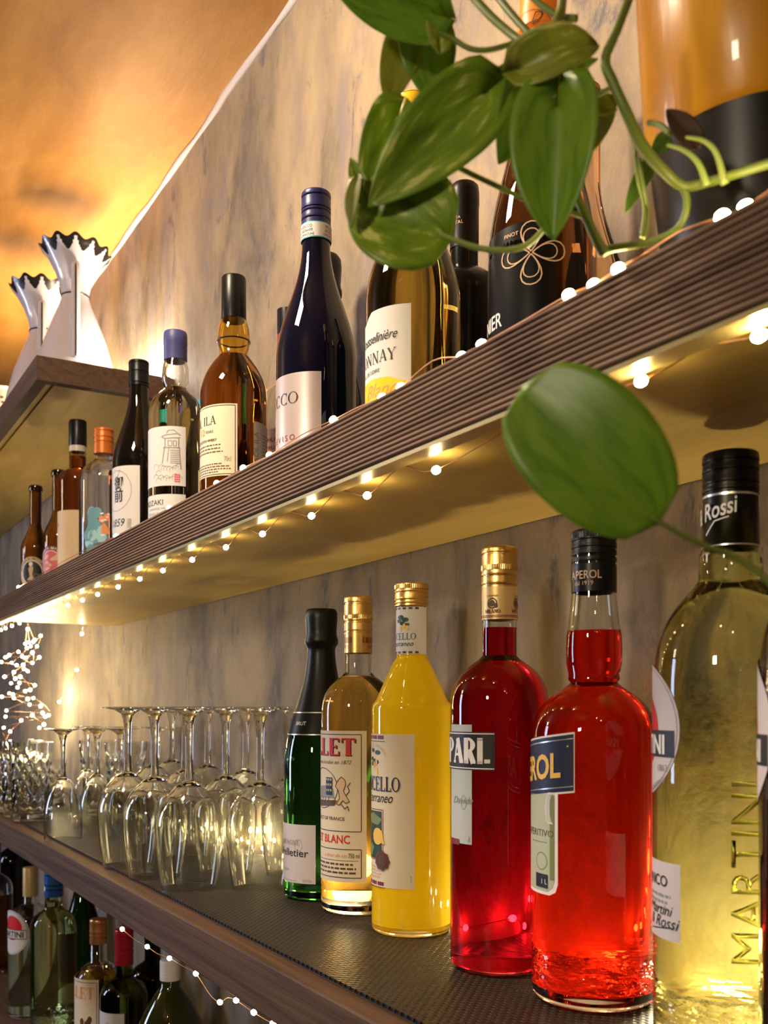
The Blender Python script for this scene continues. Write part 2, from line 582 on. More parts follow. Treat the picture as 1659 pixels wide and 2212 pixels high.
# ------------------------------------------------------------------ lettering
# a small serif capital alphabet: strokes in a unit-high cell, bars ('b'), thin bars ('t'), arcs ('a')
SERIF = {
    'L': (0.62, [('b', .16, 0, .16, 1), ('t', .05, 0.03, .60, 0.03), ('t', .04, .97, .30, .97), ('w', .57, .03, .57, .24)]),
    'E': (0.66, [('b', .16, 0, .16, 1), ('t', .05, .03, .62, .03), ('t', .05, .97, .60, .97), ('t', .16, .5, .46, .5), ('w', .59, .03, .59, .24), ('w', .57, .97, .57, .78), ('w', .45, .4, .45, .6)]),
    'T': (0.70, [('b', .35, 0, .35, 1), ('t', .02, .97, .68, .97), ('t', .2, .03, .5, .03), ('w', .05, .97, .05, .75), ('w', .65, .97, .65, .75)]),
    'I': (0.34, [('b', .17, 0, .17, 1), ('t', .03, .03, .31, .03), ('t', .03, .97, .31, .97)]),
    'P': (0.64, [('b', .16, 0, .16, 1), ('t', .03, .03, .31, .03), ('t', .04, .97, .3, .97), ('a', .28, .73, .28, .25, -90, 90)]),
    'R': (0.70, [('b', .16, 0, .16, 1), ('t', .03, .03, .31, .03), ('t', .04, .97, .3, .97), ('a', .28, .73, .26, .25, -90, 90), ('b', .34, .5, .58, 0), ('t', .5, .03, .7, .03)]),
    'A': (0.74, [('t', .08, 0, .36, 1), ('b', .36, 1, .64, 0), ('t', .18, .33, .52, .33), ('t', .0, .03, .2, .03), ('t', .5, .03, .76, .03)]),
    'C': (0.70, [('a', .38, .5, .31, .47, 50, 310), ('w', .60, .98, .60, .72), ('w', .60, .02, .60, .2)]),
    'O': (0.78, [('a', .39, .5, .33, .47, 0, 360)]),
    'D': (0.76, [('b', .16, 0, .16, 1), ('t', .04, .97, .34, .97), ('t', .04, .03, .34, .03), ('a', .32, .5, .37, .47, -90, 90)]),
    'N': (0.80, [('t', .14, 0, .14, 1), ('b', .14, 1, .66, 0), ('t', .66, 0, .66, 1), ('t', .03, .03, .26, .03), ('t', .54, .97, .78, .97)]),
    'Y': (0.74, [('b', .36, 0, .36, .48), ('b', .08, 1, .36, .46), ('t', .36, .46, .66, 1), ('t', .22, .03, .5, .03), ('t', .0, .97, .2, .97), ('t', .54, .97, .76, .97)]),
    'H': (0.78, [('b', .16, 0, .16, 1), ('b', .62, 0, .62, 1), ('t', .16, .5, .62, .5), ('t', .03, .03, .29, .03), ('t', .03, .97, .29, .97), ('t', .49, .03, .75, .03), ('t', .49, .97, .75, .97)]),
    'M': (0.95, [('t', .14, 0, .16, 1), ('b', .16, 1, .46, .1), ('t', .46, .1, .76, 1), ('b', .78, 1, .78, 0), ('t', .02, .03, .26, .03), ('t', .64, .03, .92, .03)]),
    'S': (0.60, [('a', .30, .73, .21, .25, 40, 270), ('a', .30, .26, .23, .25, -140, 90)]),
    'G': (0.74, [('a', .38, .5, .31, .47, 45, 330), ('w', .60, .98, .60, .74), ('b', .62, .04, .62, .42), ('t', .46, .42, .74, .42)]),
    ' ': (0.35, []), '.': (0.26, [('b', .13, 0, .13, .16)]),
}


def serif_polys(txt, h, thick=0.17, thin=0.06):
    x = 0.0
    out = []
    for ch in txt:
        w, st = SERIF[ch]
        for s in st:
            if s[0] in 'btw':
                _, x0, y0, x1, y1 = s
                hw = {'b': thick, 't': thin, 'w': thin}[s[0]]/2
                d = Vector((x1-x0, y1-y0))
                d.normalize()
                nn = Vector((-d.y, d.x))*hw
                out.append([((x+x0+nn.x)*h, (y0+nn.y)*h), ((x+x0-nn.x)*h, (y0-nn.y)*h), ((x+x1-nn.x)*h, (y1-nn.y)*h), ((x+x1+nn.x)*h, (y1+nn.y)*h)])
            else:
                _, cx, cy_, rx, ry, a0, a1 = s
                N = max(6, int(abs(a1-a0)/15))
                prev = None
                for k in range(N+1):
                    a = R_(a0+(a1-a0)*k/N)
                    wd = (thin+(thick-thin)*abs(math.cos(a))**1.3)/2
                    po = (cx+(rx+wd)*math.cos(a), cy_+(ry+thin/2)*math.sin(a))
                    pi_ = (cx+(rx-wd)*math.cos(a), cy_+(ry-thin/2)*math.sin(a))
                    if prev:
                        out.append([((x+q[0])*h, q[1]*h) for q in (prev[0], po, pi_, prev[1])])
                    prev = (po, pi_)
        x += w+0.05
    return out, x*h


_fc = {}


def font_mesh(txt, size, shear=0.0, weight=0.0):
    """outline text as (verts2d, faces) with the built-in font"""
    key = (txt, round(size, 6), shear, weight)
    if key in _fc:
        return _fc[key]
    c = bpy.data.curves.new('lettering', 'FONT')
    c.body = txt
    c.size = size
    c.shear = shear
    c.offset = weight*size
    c.resolution_u = 3
    o = bpy.data.objects.new('lettering', c)
    COL.objects.link(o)
    bpy.context.view_layer.update()
    dg = bpy.context.evaluated_depsgraph_get()
    me = o.evaluated_get(dg).to_mesh()
    vs = [(v.co.x, v.co.y) for v in me.vertices]
    fs = [tuple(p.vertices) for p in me.polygons]
    o.evaluated_get(dg).to_mesh_clear()
    bpy.data.objects.remove(o)
    bpy.data.curves.remove(c)
    _fc[key] = (vs, fs)
    return vs, fs


class Lab:
    """a label wrapped round a bottle: flat pieces in (arc length, height), laid on the bottle's own radius"""

    def __init__(self, rfun, phi0=0.0, slant=0.0):
        self.rf = rfun if callable(rfun) else (lambda z: rfun)
        self.phi0 = R_(phi0)
        self.slant = slant
        self.bm = bmesh.new()
        self.mats = []
        self.R0 = None
        self.adj = None

    def mi(self, m):
        if m not in self.mats:
            self.mats.append(m)
        return self.mats.index(m)

    def add(self, verts, faces, m, layer):
        b2 = bmesh.new()
        vs = [b2.verts.new((x, z, layer)) for x, z in verts]
        i = self.mi(m)
        for f in faces:
            try:
                fc = b2.faces.new([vs[k] for k in f])
                fc.material_index = i
            except ValueError:
                pass
        xs = [v[0] for v in verts]
        step = 0.0035
        x = math.floor(min(xs)/step)*step+step
        while x < max(xs):
            bmesh.ops.bisect_plane(b2, geom=b2.verts[:]+b2.edges[:]+b2.faces[:], plane_co=(x, 0, 0), plane_no=(1, 0, 0))
            x += step
        me = bpy.data.meshes.new('tmp')
        b2.to_mesh(me)
        b2.free()
        self.bm.from_mesh(me)
        bpy.data.meshes.remove(me)

    def rect(self, s0, s1, z0, z1, m, layer=0):
        zs = [z0+(z1-z0)*k/4 for k in range(5)]
        v = []
        for z in zs:
            v += [(s0, z), (s1, z)]
        self.add(v, [(2*k, 2*k+1, 2*k+3, 2*k+2) for k in range(4)], m, layer)

    def poly(self, pts, m, layer=1):
        self.add(pts, [tuple(range(len(pts)))], m, layer)

    def ell(self, cx, cz, rx, rz, m, layer=1, n=28):
        self.poly([(cx+rx*math.cos(2*PI*k/n), cz+rz*math.sin(2*PI*k/n)) for k in range(n)], m, layer)

    def ring(self, cx, cz, rx, rz, w, m, layer=1, n=32, a0=0, a1=360):
        v, f = [], []
        for k in range(n+1):
            a = R_(a0+(a1-a0)*k/n)
            v += [(cx+rx*math.cos(a), cz+rz*math.sin(a)), (cx+(rx-w)*math.cos(a), cz+(rz-w)*math.sin(a))]
        self.add(v, [(2*k, 2*k+2, 2*k+3, 2*k+1) for k in range(n)], m, layer)

    def line(self, pts, w, m, layer=1):
        for (x0, z0), (x1, z1) in zip(pts, pts[1:]):
            d = Vector((x1-x0, z1-z0))
            if d.length < 1e-7:
                continue
            d.normalize()
            n = Vector((-d.y, d.x))*w/2
            self.poly([(x0+n.x, z0+n.y), (x0-n.x, z0-n.y), (x1-n.x, z1-n.y), (x1+n.x, z1+n.y)], m, layer)

    def frame(self, s0, s1, z0, z1, w, m, layer=1):
        self.line([(s0, z0), (s1, z0), (s1, z1), (s0, z1), (s0, z0)], w, m, layer)

    def serif(self, txt, cx, z, h, m, layer=2, thick=0.17, thin=0.06, wide=1.0, align='c'):
        ps, w = serif_polys(txt, h, thick, thin)
        off = {'c': -w*wide/2, 'l': 0, 'r': -w*wide}[align]
        for p in ps:
            self.poly([(cx+off+x*wide, z+y) for x, y in p], m, layer)

    def text(self, txt, cx, z, h, m, layer=2, shear=0.0, weight=0.0, wide=1.0, align='c', rot=0.0, fit=None):
        vs, fs = font_mesh(txt, h*1.38, shear, weight)
        if not vs:
            return
        x0 = min(v[0] for v in vs); x1 = max(v[0] for v in vs)
        if fit:
            wide = fit/(x1-x0)
        off = {'c': -(x0+x1)/2, 'l': -x0, 'r': -x1}[align]
        c, s = math.cos(R_(rot)), math.sin(R_(rot))
        out = []
        for x, y in vs:
            xx = (x+off)*wide
            out.append((cx+xx*c-y*s, z+xx*s+y*c))
        self.add(out, fs, m, layer)

    def build(self, name, parent, gap=0.0004, step=0.00016, solid=0.0):
        for v in self.bm.verts:
            s, z, l = v.co.x, v.co.y, v.co.z
            if self.adj:
                z = (z+self.adj[0])*self.adj[1]-self.adj[0]
            z2 = z+self.slant*s
            r = self.rf(z2)
            if self.R0 is None:
                self.R0 = r
            a = self.phi0+s/self.R0
            rr = r+gap+step*l
            v.co = (rr*math.sin(a), -rr*math.cos(a), z2)
        bmesh.ops.recalc_face_normals(self.bm, faces=self.bm.faces[:]) if solid else None
        me = bpy.data.meshes.new(name)
        self.bm.to_mesh(me)
        self.bm.free()
        o = link(name, me, self.mats, parent, smooth=True)
        if solid:
            md = o.modifiers.new('relief', 'SOLIDIFY')
            md.thickness = solid
        return o


# ------------------------------------------------------------------ bottles
def shoulder(R, rn, z0, z1, style, n=14):
    out = []
    for k in range(n+1):
        s = k/n
        if style == 'round':
            q = math.sqrt(max(0, 1-(s*0.995)**2))
            q = q*(1-s**5)+0.0*s
            r = rn+(R-rn)*q
        elif style == 'slope':
            r = rn+(R-rn)*(0.5+0.5*math.cos(PI*s**0.92))
        elif style == 'cone':
            q = 1-s
            q = q if 0.12 < s < 0.88 else (1-s*s/0.24-0.0 if s <= 0.12 else (1-s)**2/0.24)
            r = rn+(R-rn)*max(0, min(1, q))
        elif style == 'soft':
            r = rn+(R-rn)*(1-s**1.9)**1.05
        out.append((r, z0+(z1-z0)*s))
    return out


def profile(R, rn, H, zs, zn, style='round', foot=0.005, rtop=None, extra=None, taper=0.0):
    p = []
    for k in range(6):
        a = PI/2*k/5
        p.append((R-taper-foot+foot*math.sin(a), foot-foot*math.cos(a)))
    p.append((R-taper*0.5, zs*0.5))
    p += shoulder(R, rn, zs, zn, style)
    if extra:
        p += extra
    p.append((rtop or rn, H))
    return p


def cut(prof, z0, z1):
    out = [(interp(prof, z0), z0)] if z0 > prof[0][1] else []
    out += [q for q in prof if z0 < q[1] < z1 or (z0 <= prof[0][1] and q[1] == prof[0][1])]
    out.append((interp(prof, z1), z1))
    return out


def fill_bottle(root, prof, fill, gm, lm, base=0.006, wall=0.0022, ztop=None, n=64):
    """clear glass above the liquor and under it, liquor seen through the full width in between"""
    zt = ztop or prof[-1][1]
    liq = cut(prof, base, fill)
    lathe('liquid', [(0.0005, base)]+liq+[(0.0005, fill)], lm, root, n)
    up = cut(prof, fill, zt)
    inner = [(max(r-wall, 0.002), z) for r, z in reversed(up)]
    low = cut(prof, 0.0, base)
    lathe('glass_base', [(0.0005, 0.0012), (low[0][0]-0.004, 0.0012), (low[0][0]-0.002, 0.0)]+low, gm, root, n, sharp=70)
    return lathe('glass_body', up+inner, gm, root, n, sharp=70)


def solid_bottle(root, prof, m, n=64):
    return lathe('glass_body', [(0.0005, 0.0)]+prof+[(0.0005, prof[-1][1])], m, root, n)


def screw_cap(root, r, z0, z1, m, ridges=True, name='cap', bands=((0.25, 0.3), (0.42, 0.47), (0.8, 0.84)), n=56):
    h = z1-z0
    p = [(r*0.9, z0), (r, z0+0.0003)]
    if ridges:
        for a, b in bands:
            mid = (a+b)/2
            p += [(r, z0+a*h), (r*0.94, z0+(a+0.012)*h), (r*0.94, z0+(b-0.012)*h), (r, z0+b*h), (r*1.012, z0+(b+0.03)*h), (r, z0+(b+0.06)*h)]
    p += [(r, z1-0.0022), (r*0.985, z1-0.001), (r*0.94, z1-0.0002), (r*0.90, z1), (0.0005, z1)]
    p = sorted(p[:-1], key=lambda q: q[1])+[p[-1]]
    return lathe(name, p, m, root, n, cap0=True, sharp=30)


def knurl(root, r, z0, z1, m, n=60, depth=0.0004):
    """the fine vertical ribs round the top of a cap"""
    v, f = [], []
    for z in (z0, z1):
        for k in range(2*n):
            rr = r+(depth if k % 2 else 0.00005)
            a = 2*PI*k/(2*n)
            v.append((rr*math.cos(a), rr*math.sin(a), z))
    N = 2*n
    for k in range(N):
        f.append((k, (k+1) % N, N+(k+1) % N, N+k))
    cap = [c for c in root.children if c.name.split('.')[0] == 'cap']
    return pyobj('cap_ribs', v, f, m, cap[-1] if cap else root, smooth=False)


def sleeve(root, prof, z0, z1, m, name='foil_sleeve', g=0.0005, n=56):
    p = [(r+g, z) for r, z in cut(prof, z0, z1)]
    return lathe(name, p, m, root, n)


def small_lines(lb, s0, s1, z, h, n, dz, m=INK, seed=1, align='l'):
    """rows of tiny print"""
    rnd = random.Random(seed)
    for i in range(n):
        e = s1-(rnd.random()*0.3*(s1-s0))
        x = s0
        while x < e:
            w = rnd.uniform(0.8, 2.6)*h
            lb.rect(x, min(x+w, e), z-i*dz, z-i*dz+h*0.7, m, 1)
            x += w+0.5*h


# ------------------------------------------------------------------ the room
struct(box('wall_back', -6.2, 1.6, WALL_Y, WALL_Y+0.12, 0, Z_CEIL, PLASTER))
struct(box('ceiling', -6.2, 1.6, -3.2, WALL_Y+0.12, Z_CEIL, Z_CEIL+0.08, CEIL))
struct(box('floor', -6.2, 1.6, -3.2, WALL_Y+0.12, -0.06, 0, FLOORM))
struct(box('wall_left', -6.32, -6.2, -3.2, WALL_Y+0.12, 0, Z_CEIL, PLASTER))
struct(box('wall_right', 1.6, 1.72, -3.2, WALL_Y+0.12, 0, Z_CEIL, PLASTER))
struct(box('wall_front', -6.32, 1.72, -3.32, -3.2, 0, Z_CEIL, PLASTER))


def seam():
    # ragged bead of plaster where wall and ceiling meet, with one loose flake
    rnd = random.Random(3)
    pts, rr = [], []
    x = -4.2
    while x < 0.3:
        pts.append((x, WALL_Y-0.001+rnd.uniform(-0.0015, 0.001), Z_CEIL-0.002+rnd.uniform(-0.002, 0.001)))
        rr.append(0.0035+rnd.random()*0.003)
        x += 0.035+rnd.random()*0.05
    return struct(tube('trim_1', pts, rr, mat('pale_plaster_bead', (0.58, 0.52, 0.52), 0.6), None, 6, 3))


seam()


def grooved_board(x0, x1, y, z0, z1, n, m, name, parent, depth=0.0035, back=0.018):
    """a decking board on edge: rounded ribs running along its face"""
    pr = []
    for i in range(n):
        a = z0+(z1-z0)*i/n
        h = (z1-z0)/n
        for s, d in ((0.0, 1), (0.16, 0.25), (0.32, 0.0), (0.62, 0.0), (0.80, 0.25), (0.94, 1)):
            pr.append((y+depth*d, a+h*s))
    pr.append((y+depth, z1))
    pr += [(y+back, z1), (y+back, z0)]
    v = [(x0, p[0], p[1]) for p in pr]+[(x1, p[0], p[1]) for p in pr]
    N = len(pr)
    f = [(k, (k+1) % N, N+(k+1) % N, N+k) for k in range(N)]
    f += [tuple(reversed(range(N))), tuple(range(N, 2*N))]
    return pyobj(name, v, f, m, parent, smooth=False)


def upper_shelf():
    t = thing('wooden_shelf', 'long dark shelf with ribbed wooden front and gold underside, wine bottles standing on top', 'shelf', (-2.13, SHELF_Y, Z_UP))
    L, d = 2.9, WALL_Y-SHELF_Y-0.002
    grooved_board(0, L, 0, -0.0445, 0, 13, WOOD, 'grooved_front', t, depth=0.0022)
    box('top_board', 0, L, 0.018, d, -0.016, 0, WOOD_JUG, t)
    # painted under panel, set up behind the front board
    box('under_panel', 0, L, 0.026, d, -0.0395, -0.016, GOLDU, t)
    box('front_strip', 0, L, 0.003, 0.0175, -0.0475, -0.0448, mat('pale_gold_edge', (0.55, 0.42, 0.16), 0.35, 0.3), t)
    box('groove_shade', 0, L, 0.0182, 0.0258, -0.0375, -0.016, mat('gap_shade', (0.02, 0.011, 0.006), 0.7), t)  # filler strip coloured dark to give the shade in the gap
    return t


def lower_shelf():
    t = thing('wooden_shelf', 'dark reddish wooden shelf carrying the upturned wine glasses and red liquor bottles', 'shelf', (-3.3, SHELF_Y, Z_LOW-0.003))
    L, d = 4.0, WALL_Y-SHELF_Y-0.002
    v, f = box_data(0, L, 0, 0.022, -0.0465, -0.0003)
    o = pyobj('front_board', v, f, WOOD_LOW, t, False)
    bv = o.modifiers.new('soft_edges', 'BEVEL')
    bv.width = 0.0018
    bv.segments = 2
    box('top_board', 0, L, 0.022, d, -0.02, 0.0, WOOD_JUG, t)
    box('under_panel', 0, L, 0.022, d, -0.040, -0.02, GOLDU, t)
    return t


def jug_shelf():
    t = thing('wooden_shelf', 'high dark-edged shelf with gold underside holding two white enamel jugs', 'shelf', (-1.775, 0.362, Z_JUG))
    L, d = 2.6, WALL_Y-0.362-0.002
    v, f = box_data(-L, 0, 0, 0.02, -0.042, 0)
    pyobj('front_board', v, f, WOOD_JUG, t, False)
    v, f = box_data(-0.02, 0, 0.02, d, -0.042, 0)
    pyobj('end_board', v, f, WOOD_JUG, t, False)
    box('top_board', -L, -0.02, 0.02, d, -0.015, 0, WOOD_JUG, t)
    box('under_panel', -L, -0.02, 0.036, d, -0.039, -0.015, GOLDU, t)
    box('recessed_strip', -L, -0.022, 0.0205, 0.0355, -0.034, -0.015, mat('pale_gold_edge', (0.55, 0.42, 0.16), 0.35, 0.3), t)
    return t


upper_shelf()
lower_shelf()
jug_shelf()
bot = thing('wooden_shelf', 'lowest dark wooden shelf under the spare bottles', 'shelf', (-3.6, SHELF_Y-0.03, Z_BOT))
box('top_board', 0, 4.2, 0, WALL_Y-SHELF_Y+0.028, -0.04, 0, WOOD_JUG, bot)
o = box('bar_mat', -3.3, 0.7, SHELF_Y+0.0225, WALL_Y-0.003, Z_LOW-0.003, Z_LOW, MESHMAT)
tag(o, 'black rubber mesh mat laid along the lower shelf under glasses and bottles', 'mat')

LOWPL, UPPL = Z_LOW, Z_UP


def place(name, label, px, b, z, cat='bottle', rz=0.0, group=None):
    x, y = onb(px, b)
    return thing(name, label, cat, (x, y, z), rz, group)


# ------------------------------------------------------------------ lower shelf bottles
def champagne():
    t = place('champagne_bottle', 'green champagne bottle with black foil neck and pale pink label, beside upturned wine glasses', 694, 0.521, LOWPL)
    p = profile(0.043, 0.0150, 0.327, 0.150, 0.285, 'slope', 0.006)
    solid_bottle(t, cut(p, 0, 0.31), G_GREEN)
    foil = [(interp(p, z)+0.0007, z) for z in [0.185+0.005*k for k in range(20)]]
    foil = foil+[(0.0165, 0.2835), (0.0190, 0.287), (0.0195, 0.292), (0.0178, 0.297), (0.0176, 0.302), (0.0186, 0.316), (0.0185, 0.323), (0.0165, 0.3268), (0.0005, 0.327)]
    lathe('foil_capsule', foil, BLACKG, t)
    for z, g in ((0.184, 0.0009), (0.2085, 0.0012)):
        lathe('foil_band', [(interp(p, z)+g, z), (interp(p, z+0.0012)+g, z+0.0012)], SILVER, t)
    lb = Lab(lambda z: interp(p, z))
    lb.adj = (-0.2154, 0.97)
    lb.rect(-0.041, 0.041, 0.014, 0.081, PINKW)
    lb.serif('CHAMPAGNE', 0.0225, 0.0575, 0.0052, INKG, thick=0.14, wide=1.35, align='r')
    lb.ring(0.020, 0.057, 0.0055, 0.007, 0.0004, INKG)
    lb.text('Pelletier', 0.0330, 0.0445, 0.0090, INK, fit=0.046, align='r', weight=0.004)
    lb.text('BRUT', 0.0, 0.027, 0.003, INKG)
    lb.text('12,5 % Vol', 0.031, 0.016, 0.003, INKG, wide=0.6)
    lb.line([(-0.03, 0.0165), (0.018, 0.0165)], 0.0006, INKG)
    lb.build('label', t)
    n = Lab(lambda z: interp(p, z)+0.0009)
    n.text('BRUT', 0.014, 0.195, 0.0042, INKW, weight=0.01)
    n.build('neck_print', t)


def aperitif():
    t = place('aperitif_bottle', 'golden aperitif bottle with gold capsule and red-lettered cream label, left of the yellow liqueur', 774, 0.519, LOWPL)
    p = profile(0.0396, 0.0140, 0.3326, 0.208, 0.252, 'round', 0.007)
    fill_bottle(t, p, 0.2475, GLASS, L_GOLD, 0.016, ztop=0.315)
    screw_cap(t, 0.0152, 0.292, 0.3326, GOLD, bands=((0.05, 0.1), (0.3, 0.36), (0.45, 0.5), (0.78, 0.84)))
    lathe('capsule_sleeve', [(0.0149, 0.2725), (0.0149, 0.2935)], GOLD, t)
    knurl(t, 0.0152, 0.3085, 0.3125, GOLD)
    s = Lab(0.0150)
    for k in (-0.030, 0.0035, 0.034):
        s.serif('LILLET', k-0.0035, 0.283, 0.0058, INKM, thick=0.2, wide=0.9)
        s.text('1872', k-0.0035, 0.2772, 0.0034, INKM)
    s.build('capsule_print', t)
    lb = Lab(0.0396)
    lb.adj = (-0.2154, 0.968)
    lb.rect(-0.0600, 0.0505, 0.029, 0.190, CREAM)
    lb.frame(-0.045, 0.045, 0.083, 0.186, 0.0008, INKN)
    lb.serif('LILLET', 0.0415, 0.1630, 0.0183, INK, 2, thick=0.22, thin=0.07, wide=1.22, align='r')
    lb.serif('LILLET', 0.0405, 0.1638, 0.0183, INKR, 3, thick=0.22, thin=0.07, wide=1.22, align='r')
    lb.text('Maison fondée en 1872', 0.0045+0.003, 0.1545, 0.0042, INKBROWN, shear=0.35)
    # round vignette with a house and a lion
    lb.ring(-0.004, 0.128, 0.024, 0.022, 0.0008, INKN)
    lb.poly([(-0.02, 0.118), (0.016, 0.118), (0.014, 0.128), (0.002, 0.131), (-0.02, 0.129)], INKG, 2)
    lb.rect(0.003, 0.013, 0.121, 0.140, INKN, 3)
    for zz in (0.125, 0.131, 0.1365):
        for ss in (0.0045, 0.0075, 0.0105):
            lb.rect(ss, ss+0.0014, zz, zz+0.0024, CREAM, 4)
    lb.poly([(-0.028, 0.107), (0.016, 0.110), (0.019, 0.116), (-0.026, 0.114)], INKBROWN, 2)
    for q in range(5):
        lb.line([(-0.018+q*0.006, 0.113), (-0.012+q*0.005, 0.119)], 0.0007, INKN, 3)
    lion = [(0.018, 0.112), (0.022, 0.118), (0.021, 0.126), (0.017, 0.131), (0.020, 0.137), (0.024, 0.141), (0.028, 0.138), (0.029, 0.133), (0.0265, 0.126), (0.030, 0.120), (0.033, 0.115), (0.029, 0.113), (0.026, 0.116), (0.022, 0.111)]
    lb.poly(lion, INKTAN, 2)
    for a, b in zip(lion, lion[1:]+lion[:1]):
        lb.line([a, b], 0.0008, INKBROWN, 3)
    lb.line([(0.029, 0.121), (0.033, 0.126), (0.031, 0.131), (0.034, 0.135)], 0.001, INKBROWN, 3)
    lb.line([(0.024, 0.112), (0.028, 0.107), (0.031, 0.110), (0.0325, 0.105)], 0.001, INKBROWN, 3)
    lb.text('PRODUCT OF FRANCE', 0.001, 0.0945, 0.0038, INKBROWN, weight=0.012)
    lb.text('LILLET BLANC', 0.0335, 0.0705, 0.0088, INKR, weight=0.012, fit=0.066, align='r')
    lb.frame(-0.045, 0.045, 0.034, 0.064, 0.0008, INKN)
    lb.text('à base de vin', 0.0155, 0.0555, 0.0042, INKO, shear=0.4)
    lb.text('750 ml', 0.0375, 0.0550, 0.0052, INK, wide=0.6)
    lb.line([(-0.03, 0.052), (0.042, 0.052)], 0.0005, INKBROWN)
    small_lines(lb, -0.03, 0.042, 0.047, 0.0028, 3, 0.0045, INKBROWN, 4)
    lb.build('label', t)


def lemon_liqueur():
    t = place('liqueur_bottle', 'bright yellow cloudy lemon liqueur bottle with gold screw cap and cream label', 889, 0.515, LOWPL)
    p = profile(0.0385, 0.0142, 0.325, 0.214, 0.266, 'cone', 0.006)
    fill_bottle(t, p, 0.275, GLASS, L_YELLOW, 0.009, ztop=0.318)
    screw_cap(t, 0.0163, 0.312, 0.3345, GOLD, bands=((0.06, 0.12), (0.2, 0.27), (0.55, 0.6), (0.7, 0.76)))
    knurl(t, 0.0163, 0.3288, 0.3325, GOLD)
    n = Lab(0.0146)
    n.rect(-0.033, 0.033, 0.266, 0.311, PAPER)
    for z in (0.2665, 0.3085):
        for k in range(8):
            n.rect(-0.024+k*0.006, -0.0205+k*0.006, z, z+0.002, INKBROWN, 1)
    for dx, dz, r in ((-0.002, 0.299, 0.0036), (0.003, 0.2965, 0.0036), (0.000, 0.293, 0.003), (-0.004, 0.2955, 0.003), (0.005, 0.292, 0.0024)):
        n.ell(0.0055+dx, dz+0.002, r, r*0.6, INKGREEN, 1)
    for dx, dz in ((0.002, 0.2925), (0.005, 0.2905), (-0.002, 0.290)):
        n.ell(0.0055+dx, dz, 0.0014, 0.0026, INKY, 2)
    n.serif('LIMONCELLO', 0.0190, 0.2795, 0.0064, INKN, thick=0.12, thin=0.05, wide=0.98, align='r')
    n.text('Mediterraneo', 0.0165, 0.2735, 0.0048, INK, shear=0.45, fit=0.036, align='r')
    n.build('neck_label', t)
    lb = Lab(0.0385)
    lb.adj = (-0.2154, 0.966)
    lb.rect(-0.0510, 0.0415, 0.040, 0.189, CREAM)
    for z in (0.184, 0.0415):
        for k in range(4):
            lb.rect(-0.03+k*0.0105, -0.021+k*0.0105, z, z+0.0035, INKM, 1)
        lb.line([(-0.03, z-0.0022), (0.012, z-0.0022)], 0.0007, INKBROWN)
    for k, ch in enumerate('LIQUORE AGRUMATO'):
        a = R_(150-k*8.2)
        if ch != ' ':
            lb.text(ch, -0.003+0.0165*math.cos(a), 0.160+0.0165*math.sin(a), 0.0030, INKTAN, rot=math.degrees(a)-90)
    rnd = random.Random(4)
    for k in range(9):
        lb.ell(-0.004+rnd.uniform(-0.007, 0.007), 0.166+rnd.uniform(-0.008, 0.008), 0.004, 0.0022, INKGREEN, 1)
    for k in range(4):
        lb.ell(-0.004+rnd.uniform(-0.004, 0.006), 0.157+rnd.uniform(-0.006, 0.006), 0.0016, 0.0035, INKY, 2)
    lb.serif('LIMONCELLO', 0.0290, 0.1330, 0.0140, INKG, 1, thick=0.17, thin=0.07, wide=0.75, align='r')
    lb.serif('LIMONCELLO', 0.0283, 0.1335, 0.0140, INKN, 2, thick=0.15, thin=0.06, wide=0.75, align='r')
    lb.text('Mediterraneo', 0.0210, 0.1225, 0.0098, INK, shear=0.45, fit=0.056, align='r')
    lb.frame(-0.026, 0.0095, 0.066, 0.115, 0.0008, INKM, 1)
    lb.rect(-0.0245, 0.0078, 0.067, 0.1135, INKGREEN, 2)
    lb.poly([(-0.020, 0.108), (-0.006, 0.112), (0.009, 0.106), (0.003, 0.100), (-0.012, 0.101)], INKOL, 3)
    lb.poly([(-0.022, 0.074), (-0.012, 0.082), (-0.004, 0.078), (-0.010, 0.069)], INKOL, 3)
    lb.ell(0.002, 0.089, 0.0082, 0.0082, INKY, 4)
    lb.poly([(0.007, 0.083), (0.012, 0.0815), (0.0105, 0.0865), (0.009, 0.089)], INKY, 4)
    seal = []
    for k in range(18):
        a = 2*PI*k/18
        q = 0.0088 if k % 2 else 0.0102
        seal.append((0.008+q*math.cos(a), 0.066+q*math.sin(a)))
    lb.poly(seal, INKBROWN, 5)
    lb.ring(0.008, 0.066, 0.007, 0.007, 0.0008, INKM, 6)
    small_lines(lb, -0.030, 0.014, 0.058, 0.0024, 4, 0.0032, INKTAN, 5)
    lb.text('mod', 0.039, 0.050, 0.0022, INKG, rot=90)
    lb.build('label', t)


